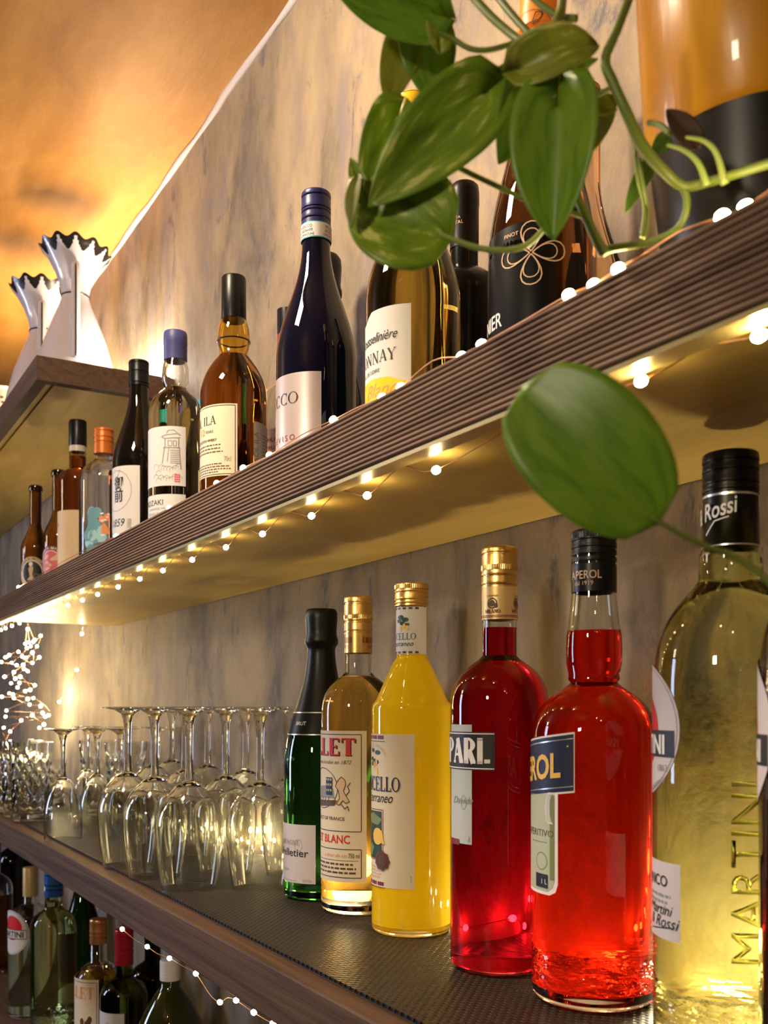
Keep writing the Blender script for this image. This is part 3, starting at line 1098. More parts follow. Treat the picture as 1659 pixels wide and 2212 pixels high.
def bitter():
    t = place('bitter_bottle', 'crimson bitter bottle with gold capsule and black-banded label, right of the yellow liqueur', 1079, 0.507, LOWPL)
    p = profile(0.0409, 0.0142, 0.346, 0.214, 0.258, 'round', 0.007)
    fill_bottle(t, p, 0.281, GLASS, L_RED, 0.004, ztop=0.335)
    screw_cap(t, 0.0149, 0.314, 0.348, GOLD, bands=((0.05, 0.1), (0.27, 0.32), (0.42, 0.47), (0.8, 0.85)))
    knurl(t, 0.0149, 0.3285, 0.3325, GOLD)
    lathe('capsule_sleeve', [(0.0148, 0.2875), (0.0148, 0.3145)], GOLDP, t)
    s = Lab(0.0148)
    for z in (0.2893, 0.2905):
        s.line([(-0.045, z), (0.045, z)], 0.0005, INKM)
    for c in (-0.016, 0.0075, 0.031):
        s.text('CAMPARI', c, 0.3058, 0.0017, INKM)
        s.ring(c, 0.3005, 0.0042, 0.0045, 0.001, INKBROWN)
        s.ell(c, 0.3005, 0.0024, 0.0026, INKBROWN, 1)
        s.ell(c+0.003, 0.2985, 0.0016, 0.002, INKBROWN, 1)
        s.ell(c-0.003, 0.2995, 0.0013, 0.002, INKBROWN, 1)
        s.serif('MILANO', c, 0.2925, 0.0030, INKM, thick=0.25, thin=0.1)
    s.build('capsule_print', t)
    lb = Lab(0.0409)
    lb.adj = (-0.2154, 0.958)
    lb.rect(-0.0145, 0.0145, 0.193, 0.2005, GREYL)
    lb.rect(-0.0145, 0.0145, 0.100, 0.165, GREYL)
    lb.rect(-0.064, 0.034, 0.1625, 0.1945, INK, 1)
    for z in (0.1930, 0.1640):
        lb.line([(-0.0635, z), (0.0335, z)], 0.0009, INKW, 2)
    lb.serif('CAMPARI.', 0.031, 0.1685, 0.0205, INKW, 3, thick=0.28, thin=0.11, wide=0.83, align='r')
    lb.text('Davide', 0.004, 0.134, 0.006, INKG, shear=0.45)
    lb.ring(0.006, 0.135, 0.003, 0.006, 0.0004, INKG)
    lb.text('70cl', 0.013, 0.104, 0.002, INK, rot=90)
    lb.rect(-0.014, 0.001, 0.0985, 0.1035, INKM, 2)
    lb.build('label', t)


def spritz():
    t = place('spritz_bottle', 'large orange-red aperitif bottle with black cap and navy and gold label', 1283, 0.512, LOWPL)
    p = profile(0.0458, 0.0172, 0.335, 0.190, 0.2335, 'round', 0.009,
                extra=[(0.0190, 0.236), (0.0186, 0.239), (0.0202, 0.247), (0.0206, 0.258), (0.0202, 0.268), (0.0198, 0.2712), (0.0190, 0.2735), (0.0172, 0.290), (0.0160, 0.302)], rtop=0.0155)
    fill_bottle(t, p, 0.2715, GLASS, L_ORANGE, 0.012, ztop=0.330, n=88)
    screw_cap(t, 0.0165, 0.3185, 0.346, BLACK, bands=((0.06, 0.14), (0.25, 0.33), (0.45, 0.52), (0.66, 0.72)))
    lathe('cap_skirt', [(0.0158, 0.2995), (0.0166, 0.300), (0.0166, 0.319)], BLACK, t)
    knurl(t, 0.0165, 0.3395, 0.3435, BLACK)
    s = Lab(0.0168)
    s.text('APEROL', 0.007, 0.309, 0.0062, INKTAN, weight=0.01, wide=0.8)
    s.text('dal 1919', 0.006, 0.3042, 0.0032, INKTAN)
    s.text('APEROL', -0.024, 0.309, 0.0062, INKTAN, weight=0.01, wide=0.8)
    s.build('cap_print', t)
    lb = Lab(0.0458, slant=0.13)
    lb.adj = (-0.2154, 0.948)
    lb.rect(-0.062, 0.0245, 0.1485, 0.1935, INKW)
    lb.rect(-0.0615, 0.0238, 0.1500, 0.1920, INKN, 1)
    for z in (0.1888, 0.1533):
        lb.line([(-0.061, z), (0.0236, z)], 0.0008, SILVER, 2)
    lb.text('APEROL', 0.0140, 0.1615, 0.0185, INKGOLD, 3, weight=0.03, fit=0.070, align='r')
    lb.ell(0.0195, 0.1835, 0.0007, 0.0007, INKGOLD, 3)
    lb.build('label', t)
    l2 = Lab(0.0458)
    l2.adj = (-0.2154, 0.948)
    pts = [(-0.03, 0.148), (-0.03, 0.073), (0.004, 0.073), (0.0095, 0.076), (0.0115, 0.082), (0.0115, 0.150)]
    l2.poly(pts, INKW, 0)
    l2.poly([(-0.029, 0.148), (-0.029, 0.0755), (0.002, 0.0755), (0.0068, 0.079), (0.0085, 0.084), (0.0085, 0.149)], INKPALE, 1)
    l2.rect(0.0045, 0.0085, 0.085, 0.149, INKOL, 2)
    for k in range(4):
        l2.ring(0.004+k*0.0012, 0.139, 0.004, 0.012, 0.0007, INKW, 3, a0=90, a1=270)
    l2.text('APERITIVO', -0.010, 0.117, 0.0055, INKBROWN)
    l2.line([(-0.02, 0.1125), (0.001, 0.1125)], 0.0006, INKBROWN)
    l2.ring(-0.005, 0.098, 0.007, 0.007, 0.001, INKOL)
    l2.rect(-0.012, 0.0025, 0.078, 0.0885, INK, 3)
    l2.text('1 L', -0.001, 0.081, 0.004, INKW, 4)
    l2.build('lower_label', t)


def vermouth():
    t = place('vermouth_bottle', 'pale green-yellow vermouth bottle with black cap, embossed glass and silver-white round label', 1578, 0.500, LOWPL)
    p = profile(0.0464, 0.0192, 0.345, 0.225, 0.294, 'round', 0.010, extra=[(0.0190, 0.3125), (0.0172, 0.3135)], rtop=0.0165)
    fill_bottle(t, p, 0.3085, GLASS_Y, L_BIANCO, 0.022, ztop=0.335, n=96)
    screw_cap(t, 0.0168, 0.3455, 0.3720, BLACK, bands=((0.04, 0.1), (0.2, 0.27), (0.5, 0.56), (0.72, 0.78)))
    lathe('silver_collar', [(0.0166, 0.3442), (0.0166, 0.3456)], SILVER, t)
    lathe('neck_sleeve', [(0.0172, 0.3138), (0.0166, 0.330), (0.0163, 0.3443)], BLACK, t)
    lathe('silver_ring', [(0.0174, 0.3132), (0.0174, 0.3142)], SILVER, t)
    s = Lab(0.0170)
    s.text('Martini & Rossi', -0.014, 0.327, 0.0105, INKW, shear=0.35, weight=0.012, wide=0.7, rot=12)
    s.line([(-0.004, 0.3205), (0.0025, 0.3285), (0.011, 0.3305)], 0.0008, INKW, 2)
    s.build('neck_print', t)
    lb = Lab(0.0464, phi0=-50)
    lb.adj = (-0.2154, 0.955)
    lb.ell(0, 0.201, 0.0425, 0.0425, PINKW, 0, 44)
    lb.ring(0, 0.201, 0.041, 0.041, 0.0006, INKG)
    lb.ell(0.0, 0.200, 0.022, 0.022, INKR, 1)
    lb.rect(-0.040, 0.0385, 0.1835, 0.2005, INK, 2)
    lb.text('MARTINI', 0, 0.1858, 0.0122, INKW, 3, weight=0.03, wide=0.92)
    lb.text('1863', 0.027, 0.1745, 0.0045, INKG)
    lb.text('L’APERITIVO', 0.018, 0.1635, 0.0035, INKG, rot=20)
    lb.build('round_label', t)
    l2 = Lab(0.0464, phi0=-50)
    l2.adj = (-0.2154, 0.955)
    l2.rect(-0.045, 0.043, 0.068, 0.117, PINKW)
    l2.text('BIANCO', 0.014, 0.1015, 0.0072, INK, weight=0.012)
    small_lines(l2, -0.005, 0.038, 0.0945, 0.0026, 3, 0.004, INKG, 8)
    l2.text('Martini', 0.023, 0.0835, 0.007, INK, shear=0.4)
    l2.text('& Rossi', 0.026, 0.0755, 0.0078, INK, shear=0.4)
    l2.line([(0.010, 0.072), (0.037, 0.0765)], 0.0008, INK)
    l2.build('lower_label', t)
    em = Lab(0.0464, phi0=54)
    em.text('MARTINI', 0.008, 0.120, 0.020, L_BIANCO, 0, rot=90, wide=1.0)
    em.build('embossed_lettering', t, gap=-0.0003, solid=0.0006)


def dark_vermouth():
    t = place('vermouth_bottle', 'dark brown vermouth bottle cut off by the right edge, beside the pale vermouth', 1846, 0.470, LOWPL)
    p = profile(0.0464, 0.0192, 0.345, 0.225, 0.294, 'round', 0.010, extra=[(0.0190, 0.3125), (0.0172, 0.3135)], rtop=0.0165)
    solid_bottle(t, p, G_COLA)
    screw_cap(t, 0.0168, 0.3455, 0.3720, BLACK)
    lathe('neck_sleeve', [(0.0172, 0.3138), (0.0166, 0.330), (0.0165, 0.346)], BLACK, t)
    lb = Lab(0.0464, phi0=-72)
    lb.adj = (-0.2154, 0.95)
    lb.ell(0, 0.201, 0.0425, 0.0425, PINKW, 0, 44)
    lb.ell(0.0, 0.200, 0.022, 0.022, INKR, 1)
    lb.rect(-0.040, 0.0385, 0.1835, 0.2005, INK, 2)
    lb.text('MARTINI', 0, 0.1858, 0.0122, INKW, 3, weight=0.03, wide=0.92)
    lb.build('round_label', t)


for fn in (champagne, aperitif, lemon_liqueur, bitter, spritz, vermouth, dark_vermouth):
    fn()

# ------------------------------------------------------------------ upper shelf bottles
def prosecco():
    t = place('prosecco_bottle', 'near-black wine bottle with navy screw cap and silver foil label, middle of the upper shelf', 683, 0.4527, UPPL)
    p = profile(0.0400, 0.0140, 0.298, 0.135, 0.252, 'slope', 0.006)
    solid_bottle(t, p, G_NAVY)
    screw_cap(t, 0.0148, 0.252, 0.3013, NAVYC, bands=((0.4, 0.44), (0.55, 0.59), (0.62, 0.66), (0.86, 0.9)))
    b = Lab(0.0149)
    b.rect(-0.0465, 0.0465, 0.2515, 0.2675, TEALC)
    b.rect(-0.0465, 0.0465, 0.2525, 0.2665, PAPER, 1)
    for k in (-0.03, 0.004, 0.034):
        b.text('PROSECCO', k, 0.2615, 0.003, INK, wide=0.8)
        b.text('AG 002566400', k, 0.2575, 0.003, INK, wide=0.7)
        b.text('DENOMINAZIONE', k, 0.2535, 0.0026, INK, wide=0.7)
    b.build('seal_band', t)
    lb = Lab(0.0400)
    lb.adj = (0.2136, 0.967)
    lb.rect(-0.068, 0.049, 0.018, 0.121, SILVERL)
    lb.serif('PROSECCO', 0.0270, 0.0905, 0.0121, INK, thick=0.11, thin=0.045, wide=1.25, align='r')
    lb.text('T R E V I S O', 0.0, 0.054, 0.006, INKM)
    lb.build('label', t)


def chardonnay():
    t = place('wine_bottle', 'olive glass wine bottle with yellow capsule and white and orange label, behind trailing leaves', 892, 0.450, UPPL)
    p = profile(0.0398, 0.0135, 0.298, 0.125, 0.236, 'slope', 0.006)
    solid_bottle(t, p, G_OLIVE, 80)
    lathe('capsule', [(0.0142, 0.262), (0.0142, 0.290), (0.0138, 0.297), (0.012, 0.2995), (0.0005, 0.2996)], YELLOWC, t)
    lb = Lab(0.0398)
    lb.adj = (0.2136, 0.96)
    lb.poly([(-0.058, 0.118), (-0.058, 0.02), (0.0385, 0.02), (0.0385, 0.124), (0.0, 0.124), (-0.012, 0.117)], PAPER, 0)
    lb.poly([(-0.058, 0.058), (-0.02, 0.064), (0.0, 0.066), (0.020, 0.0645), (0.0385, 0.058), (0.0385, 0.02), (-0.058, 0.02)], YELLOWC, 1)
    lb.text('de la Jousselinière', 0.0275, 0.0965, 0.0085, INK, shear=0.45, weight=0.004, fit=0.064, align='r')
    lb.serif('CHARDONNAY', 0.0268, 0.0785, 0.0100, INK, thick=0.13, thin=0.05, wide=1.05, align='r')
    lb.text('VAL DE LOIRE', -0.004, 0.0705, 0.0034, INK)
    lb.text('Blanc', 0.01, 0.05, 0.012, INKO, shear=0.45)
    lb.build('label', t)


def islay():
    t = place('whisky_bottle', 'dark amber whisky bottle with black cap, bulging neck and cream label', 505, 0.462, UPPL)
    p = profile(0.0400, 0.0182, 0.300, 0.1640, 0.2120, 'soft', 0.006, extra=[(0.0172, 0.213), (0.0185, 0.222), (0.0198, 0.232), (0.0190, 0.244), (0.0165, 0.2535), (0.0142, 0.2575)], rtop=0.0138)
    fill_bottle(t, p, 0.2105, GLASS_YEL, L_AMBER, 0.006)
    lathe('cap', [(0.0146, 0.2555), (0.0150, 0.2565), (0.0150, 0.3055), (0.0140, 0.3078), (0.0005, 0.308)], BLACK, t, cap0=True)
    lathe('neck_cord', [(0.0200, 0.2285), (0.0205, 0.2295), (0.0200, 0.2305)], BLACK, t)
    lb = Lab(0.0400)
    lb.adj = (0.2136, 0.973)
    lb.rect(-0.0515, 0.0515, 0.066, 0.153, CREAM)
    lb.frame(-0.049, 0.0490, 0.068, 0.151, 0.0008, INK)
    lb.serif('CAOL ILA', 0.0262, 0.129, 0.0105, INK, thick=0.13, thin=0.05, wide=1.08, align='r')
    lb.text('12', 0.003, 0.1175, 0.0085, INKO)
    lb.text('YEARS', 0.0155, 0.119, 0.0034, INK)
    lb.text('SINGLE MALT SCOTCH WHISKY', 0.0, 0.1085, 0.0032, INK, weight=0.02, wide=0.85)
    small_lines(lb, -0.02, 0.040, 0.103, 0.0022, 3, 0.0042, INKBROWN, 9)
    lb.text('70cl', 0.0400, 0.0835, 0.0062, INKG, wide=0.6)
    small_lines(lb, -0.02, 0.044, 0.080, 0.002, 4, 0.0032, INKBROWN, 10)
    lb.build('label', t)
    l2 = Lab(0.0400, phi0=138)
    l2.adj = (0.2136, 0.973)
    l2.rect(-0.024, 0.024, 0.066, 0.135, PAPER)
    l2.text('CAOL ILA', -0.017, 0.100, 0.0075, INKG, rot=90)
    small_lines(l2, -0.010, 0.02, 0.120, 0.002, 10, 0.004, INKG, 11)
    l2.build('back_label', t)


def castle_whisky():
    t = place('whisky_bottle', 'pale whisky bottle with dusty blue cap and white label drawn with a grey tower', 379, 0.454, UPPL)
    p = profile(0.0362, 0.0150, 0.295, 0.1830, 0.2230, 'round', 0.006, extra=[(0.0152, 0.226), (0.0180, 0.232), (0.0186, 0.243), (0.0172, 0.255), (0.0150, 0.262)], rtop=0.0148)
    fill_bottle(t, p, 0.2235, GLASS, L_WHISKY, 0.006)
    lathe('cap', [(0.0158, 0.2615), (0.0161, 0.2625), (0.0160, 0.284), (0.0163, 0.2845), (0.0160, 0.298), (0.0150, 0.301), (0.0005, 0.3012)], BLUEC, t, cap0=True)
    lb = Lab(0.0362, phi0=20)
    lb.adj = (0.2136, 0.978)
    lb.rect(-0.046, 0.046, 0.0895, 0.171, PAPER)
    lb.rect(-0.046, 0.046, 0.035, 0.078, PAPER)
    # the drawn tower
    g = INKG
    w = 0.0011
    cx = 0.0265
    lb.line([(cx-0.013, 0.1565), (cx-0.009, 0.1585), (cx+0.009, 0.1610), (cx+0.0125, 0.1585)], w*1.3, g)
    lb.line([(cx-0.013, 0.1565), (cx-0.009, 0.1540), (cx+0.012, 0.1555)], w*1.3, g)
    lb.line([(cx-0.006, 0.1610), (cx-0.004, 0.165), (cx+0.004, 0.1655), (cx+0.008, 0.162)], w, g)
    lb.line([(cx-0.008, 0.154), (cx-0.008, 0.141)], w*1.3, g)
    lb.line([(cx+0.010, 0.155), (cx+0.010, 0.141)], w*1.3, g)
    lb.frame(cx-0.004, cx+0.001, 0.144, 0.151, w, g)
    lb.frame(cx+0.003, cx+0.007, 0.144, 0.151, w, g)
    lb.line([(cx-0.011, 0.1415), (cx+0.012, 0.1415)], w*1.5, g)
    lb.line([(cx-0.009, 0.141), (cx-0.012, 0.120)], w*1.3, g)
    lb.line([(cx-0.003, 0.141), (cx-0.005, 0.122)], w, g)
    lb.line([(cx+0.011, 0.141), (cx+0.013, 0.112)], w*1.3, g)
    for k in range(8):
        lb.line([(cx-0.001, 0.138-k*0.0025), (cx+0.012, 0.138-k*0.0025)], w, g)
    rnd = random.Random(2)
    for k in range(9):
        lb.ring(cx-0.022+k*0.004, 0.108+rnd.uniform(-0.002, 0.008), 0.0042, 0.0045, 0.0006, g, a0=20, a1=220, n=10)
        lb.ring(cx-0.022+k*0.004, 0.098+rnd.uniform(-0.002, 0.004), 0.0046, 0.004, 0.0006, g, a0=0, a1=200, n=10)
    lb.rect(cx+0.0045, cx+0.0115, 0.0945, 0.1055, INKPINK, 2)
    for k in range(3):
        lb.line([(cx+0.0055, 0.0965+k*0.003), (cx+0.0105, 0.0965+k*0.003)], 0.0007, PAPER, 3)
    lb.text('HIROZAKI', 0.0155, 0.0635, 0.0078, INK, wide=0.95, align='r')
    lb.text('JAPANESE WHISKY', 0.010, 0.057, 0.0032, INKG)
    lb.text('GRAIN BLENDED', 0.008, 0.050, 0.004, INKG)
    lb.build('label', t)


def sake():
    t = place('sake_bottle', 'tall black sake bottle with white label and black brush characters', 300, 0.450, UPPL)
    p = profile(0.0385, 0.0140, 0.300, 0.150, 0.262, 'slope', 0.005)
    solid_bottle(t, p, G_BLACK)
    screw_cap(t, 0.0152, 0.268, 0.3066, BLACK, bands=((0.05, 0.12), (0.5, 0.56), (0.85, 0.9)))
    lb = Lab(0.0385)
    lb.adj = (0.2136, 0.98)
    lb.rect(-0.0505, 0.0505, 0.030, 0.1485, PAPER)
    lb.ring(0.0115, 0.112, 0.0275, 0.031, 0.0009, INKG)
    lb.text('御', 0.0160, 0.1150, 0.0155, INK, weight=0.02, wide=0.9)
    lb.text('前', 0.0160, 0.0965, 0.0155, INK, weight=0.02, wide=0.9)
    lb.text('1859', 0.0140, 0.0580, 0.0120, INK, shear=0.3, wide=0.9)
    lb.text('酒', 0.0350, 0.0620, 0.006, INKG)
    lb.text('造', 0.0350, 0.0550, 0.006, INKG)
    lb.text('1804', 0.0, 0.046, 0.004, INKG)
    lb.build('label', t)


def gin():
    t = place('gin_bottle', 'clear gin bottle with copper-orange cap and teal feathered print', 224, 0.450, UPPL)
    p = profile(0.0400, 0.0150, 0.235, 0.158, 0.200, 'round', 0.006)
    fill_bottle(t, p, 0.176, GLASS, mat('clear_spirit', (0.93, 0.95, 0.95), 0.0, trans=1.0, ior=1.36), 0.010)
    screw_cap(t, 0.0166, 0.209, 0.2518, ORANGEC, bands=((0.42, 0.47), (0.6, 0.65), (0.85, 0.9)))
    lb = Lab(0.0400, phi0=62)
    lb.adj = (0.2136, 0.978)
    rnd = random.Random(5)
    for k in range(26):
        a = rnd.uniform(0, 2*PI)
        q = rnd.uniform(0.2, 1)
        lb.ell(-0.006+0.017*q*math.cos(a), 0.080+0.034*q*math.sin(a), 0.008, 0.0095, INKB if k % 4 else mat('pale_teal_ink', (0.3, 0.55, 0.62), 0.5), k % 5)
    for k in range(7):
        lb.ell(0.011+rnd.uniform(-0.005, 0.005), 0.083+rnd.uniform(-0.03, 0.03), 0.0045, 0.006, INKO, 6)
    for k in range(10):
        lb.ell(0.011+rnd.uniform(-0.006, 0.006), 0.083+rnd.uniform(-0.03, 0.03), 0.002, 0.0014, INKW, 7)
    lb.build('printed_feathers', t)


def tan_whisky():
    t = place('whisky_bottle', 'slim red-brown whisky bottle with black cap, amber neck and plain beige label', 168, 0.450, UPPL)
    p = profile(0.0350, 0.0150, 0.300, 0.195, 0.222, 'round', 0.005)
    fill_bottle(t, p, 0.243, GLASS_YEL, mat('red_brown_whisky', (0.38, 0.09, 0.02), 0.0, trans=1.0, ior=1.38), 0.006)
    lathe('cap', [(0.0156, 0.262), (0.0158, 0.263), (0.0158, 0.306), (0.0148, 0.309), (0.0005, 0.3092)], BLACK, t, cap0=True)
    lathe('neck_seal', [(0.0153, 0.2515), (0.0153, 0.262)], mat('clear_seal_film', (0.55, 0.50, 0.42), 0.3), t)
    lb = Lab(0.0350)
    lb.adj = (0.2136, 0.983)
    lb.rect(-0.050, 0.050, 0.040, 0.146, BEIGE)
    small_lines(lb, 0.020, 0.045, 0.125, 0.002, 12, 0.005, INKTAN, 12)
    lb.serif('MALT', -0.004, 0.118, 0.006, INKBROWN)
    lb.build('label', t)


def beer(px, b, label, ring1, ring2, inner, seed, top):
    t = place('beer_bottle', label, px, b, UPPL)
    p = profile(0.0300, 0.0122, 0.244, 0.115, 0.172, 'slope', 0.005, taper=0.0)
    solid_bottle(t, p, G_AMBER, 48)
    lathe('crown_cap', [(0.0140, 0.238), (0.0145, 0.240), (0.0135, 0.2485), (0.010, 0.2505), (0.0005, 0.251)], top, t, 42, cap0=True)
    lb = Lab(0.0300, phi0=64 if seed == 1 else 47)
    lb.adj = (0.2136, 0.986)
    lb.ell(0, 0.068, 0.030, 0.0335, ring1, 0, 36)
    lb.ell(0, 0.068, 0.0215, 0.025, ring2, 1, 36)
    lb.ring(0, 0.068, 0.0215, 0.025, 0.0012, INKW, 2)
    for k, ch in enumerate('BRASSERIE ARTISANALE'):
        a = R_(170-k*8.5)
        if ch != ' ':
            lb.text(ch, 0.0240*math.cos(a), 0.068+0.0275*math.sin(a), 0.0042, INK if seed == 1 else INKW, 2, rot=math.degrees(a)-90, weight=0.02)
    if seed == 1:
        lb.poly([(-0.010, 0.052), (-0.004, 0.060), (-0.007, 0.075), (-0.002, 0.086), (0.003, 0.078), (0.001, 0.064), (0.004, 0.052)], INKTAN, 3)
        lb.ell(-0.002, 0.086, 0.004, 0.0045, INKW, 4)
        lb.ring(0.009, 0.060, 0.006, 0.006, 0.001, INKG, 3)
    else:
        for k in range(10):
            r2 = random.Random(k)
            lb.ell(r2.uniform(-0.014, 0.014), 0.068+r2.uniform(-0.015, 0.015), 0.004, 0.003, inner, 3)
    lb.build('label', t)


def black_back():
    t = place('champagne_bottle', 'black champagne bottle standing behind the silver-labelled bottle', 704, 0.545, UPPL)
    p = profile(0.0425, 0.0150, 0.300, 0.140, 0.272, 'slope', 0.006)
    solid_bottle(t, p, G_BLACK)
    lathe('foil_capsule', [(0.0160, 0.24), (0.0160, 0.268), (0.0190, 0.273), (0.0192, 0.279), (0.0175, 0.285), (0.0188, 0.306), (0.0180, 0.316), (0.015, 0.3205), (0.0005, 0.321)], BLACKG, t)


def red_back():
    t = place('liqueur_bottle', 'half-hidden bottle with red label between amber whisky and silver-labelled bottle', 622, 0.548, UPPL)
    p = profile(0.0375, 0.0125, 0.285, 0.160, 0.205, 'round', 0.005)
    fill_bottle(t, p, 0.13, GLASS, mat('ruby_liqueur', (0.45, 0.05, 0.03), 0.0, trans=1.0, ior=1.38), 0.006)
    lathe('cap', [(0.0138, 0.262), (0.0140, 0.263), (0.0140, 0.295), (0.0005, 0.298)], BLACK, t, cap0=True)
    lathe('red_collar', [(0.0139, 0.246), (0.0141, 0.2475), (0.0140, 0.2625)], mat('red_collar', (0.55, 0.06, 0.03), 0.35), t)
    lb = Lab(0.0375)
    lb.adj = (0.2136, 0.97)
    lb.rect(-0.054, 0.054, 0.028, 0.145, REDC)
    lb.rect(-0.054, 0.054, 0.112, 0.145, CREAM, 1)
    for k in range(-2, 3):
        lb.text('RHUM', k*0.021, 0.128, 0.006, INK)
        lb.text('VIEUX', k*0.021, 0.118, 0.005, INK)
        lb.ring(k*0.021+0.004, 0.083, 0.008, 0.009, 0.0025, INKW, 2)
    lb.build('label', t)


def teal_back():
    t = place('liqueur_bottle', 'dark bottle with teal cap hidden between the blue-capped and amber whisky bottles', 432, 0.552, UPPL)
    p = profile(0.0370, 0.0135, 0.25, 0.165, 0.205, 'round', 0.005)
    solid_bottle(t, p, G_BLACK, 40)
    lathe('cap', [(0.0148, 0.222), (0.0150, 0.223), (0.0150, 0.262), (0.0130, 0.266), (0.0005, 0.2662)], TEALC, t, cap0=True)
    t = place('liqueur_bottle', 'slender dark bottle with violet cap hidden behind the black sake bottle', 339, 0.553, UPPL)
    p = profile(0.0300, 0.0120, 0.25, 0.165, 0.205, 'round', 0.005)
    solid_bottle(t, p, G_BLACK, 40)
    lathe('cap', [(0.0130, 0.232), (0.0132, 0.233), (0.0132, 0.268), (0.0005, 0.270)], PURPLEC, t, cap0=True)


def port():
    t = place('port_bottle', 'matte black wine bottle with dark capsule behind the olive wine bottle', 1003, 0.552, UPPL)
    p = profile(0.0375, 0.0132, 0.275, 0.170, 0.205, 'round', 0.005)
    solid_bottle(t, p, mat('dull_black_glass', (0.003, 0.0035, 0.0035), 0.2, spec=0.22), 56)
    lathe('capsule', [(0.0139, 0.222), (0.0139, 0.262), (0.0143, 0.264), (0.0143, 0.276), (0.0135, 0.282), (0.011, 0.2845), (0.0005, 0.285)], BLACKG, t)
    b = Lab(0.0141)
    b.poly([(-0.004, 0.249), (0.0005, 0.257), (0.004, 0.2545), (0.006, 0.2575), (0.004, 0.250)], INKO, 1)
    b.text('PORTAL', 0.004, 0.2415, 0.0034, INKTAN)
    b.text('QUINTA', 0.003, 0.2465, 0.0026, INKTAN)
    b.build('capsule_print', t)


def meunier():
    t = place('sparkling_bottle', 'brown sparkling wine bottle with orange foil and four-loop outline emblem, below the vine', 1171, 0.484, UPPL)
    p = profile(0.0402, 0.0145, 0.315, 0.120, 0.275, 'slope', 0.006)
    solid_bottle(t, p, G_BROWN, 88)
    lathe('foil_capsule', [(0.0152, 0.266), (0.0152, 0.288), (0.0180, 0.291), (0.0178, 0.302), (0.0165, 0.310), (0.0172, 0.325), (0.0160, 0.333), (0.0005, 0.335)], ORANGEF, t)
    lathe('neck_band', [(0.0154, 0.257), (0.0154, 0.266)], BLACK, t)
    s = Lab(0.0178)
    s.ring(0, 0.288, 0.022, 0.012, 0.0004, INKBROWN, a0=10, a1=170)
    s.text('D', 0.012, 0.289, 0.008, INKBROWN, shear=0.4)
    s.build('foil_print', t)
    lb = Lab(lambda z: interp(p, z))
    lb.adj = (0.2136, 0.957)
    lb.rect(-0.060, 0.0455, 0.020, 0.1490, mat('black_label', (0.003, 0.0035, 0.005), 0.3, spec=0.25))
    c = (0.0275, 0.1245)
    for k in range(4):
        a = PI/2*k
        for rr, w in ((1.0, 0.0009), (0.76, 0.0008)):
            pts = []
            for q in range(17):
                u = q/16*2*PI
                # loop petal
                d = 0.0228*rr*(0.5-0.5*math.cos(u))+0.001
                o2 = 0.0098*rr*math.sin(u)*(0.5-0.5*math.cos(u))**0.5
                x, y = (d*math.cos(a)-o2*math.sin(a), d*math.sin(a)+o2*math.cos(a))
                pts.append((c[0]+x, c[1]+y))
            lb.line(pts, w, INKTAN, 2)
    lb.text('MEUNIER', 0.0035, 0.0757, 0.0115, INKW, weight=0.006, fit=0.050, align='r')
    lb.text('PINOT', 0.012, 0.140, 0.003, INKTAN)
    lb.build('label', t)


def rose():
    t = place('wine_bottle', 'pale rosé-tinted clear bottle beside the orange-foiled sparkling bottle, half hidden by vines', 1262, 0.556, UPPL)
    p = profile(0.0330, 0.0130, 0.29, 0.120, 0.215, 'slope', 0.005)
    solid_bottle(t, p, G_ROSE, 64)
    lathe('capsule', [(0.0137, 0.25), (0.0137, 0.285), (0.012, 0.291), (0.0005, 0.2912)], COPPER, t)


for fn in (prosecco, chardonnay, islay, castle_whisky, sake, gin, tan_whisky, black_back, red_back, teal_back, port, meunier, rose):
    fn()
beer(77, 0.440, 'amber beer bottle with round black label at left end of the upper shelf', BEIGE, INK, INKO, 1, G_COLA)
beer(127, 0.450, 'brown beer bottle with round rose-red label behind the leftmost beer bottle', INKM, INKPINK, INKTAN, 2, G_COLA)

# ------------------------------------------------------------------ bottles under the lower shelf
def spare(px, b, label, kind, R, H, gm, lm=None, cap=None, zcap=0.045, style='round', zs=0.62, zn=0.76, fill=0.7, lab=None, name='spare_bottle', rcap=0.0152, capname='cap', solid=True):
    x, y = onb(px, b)
    t = thing(name, label, 'bottle', (x, y, Z_BOT))
    p = profile(R, rcap-0.001, H-0.006, H*zs, H*zn, style, 0.006)
    if lm:
        fill_bottle(t, p, H*fill, gm, lm, 0.012, n=48)
    else:
        solid_bottle(t, p, gm, 48)
    if cap:
        screw_cap(t, rcap, H-zcap, H, cap, ridges=zcap < 0.06, name=capname)
    if lab:
        lab(t, R)
    return t


def lab_round(t, R):
    lb = Lab(R, phi0=20)
    lb.ell(0, 0.185, 0.045, 0.047, PAPER, 0, 36)
    lb.ring(0, 0.185, 0.043, 0.045, 0.001, INKG)
    lb.ell(0.004, 0.195, 0.026, 0.026, INKR, 1)
    lb.rect(-0.040, 0.040, 0.172, 0.192, INK, 2)
    lb.rect(-0.039, 0.039, 0.1735, 0.1905, PAPER, 3)
    lb.text('MARTINI', 0, 0.176, 0.0125, INK, 4, weight=0.03)
    lb.build('round_label', t)


def lab_camp(t, R):
    lb = Lab(R, phi0=28)
    lb.rect(-0.04, 0.03, 0.187, 0.226, INKN)
    lb.line([(-0.04, 0.222), (0.03, 0.222)], 0.002, INKW)
    lb.text('CAMPARI', -0.004, 0.194, 0.0195, INKW, weight=0.04, wide=0.62)
    lb.rect(-0.03, 0.024, 0.10, 0.187, mat('pale_blue_label', (0.45, 0.62, 0.68), 0.5))
    lb.build('label', t)


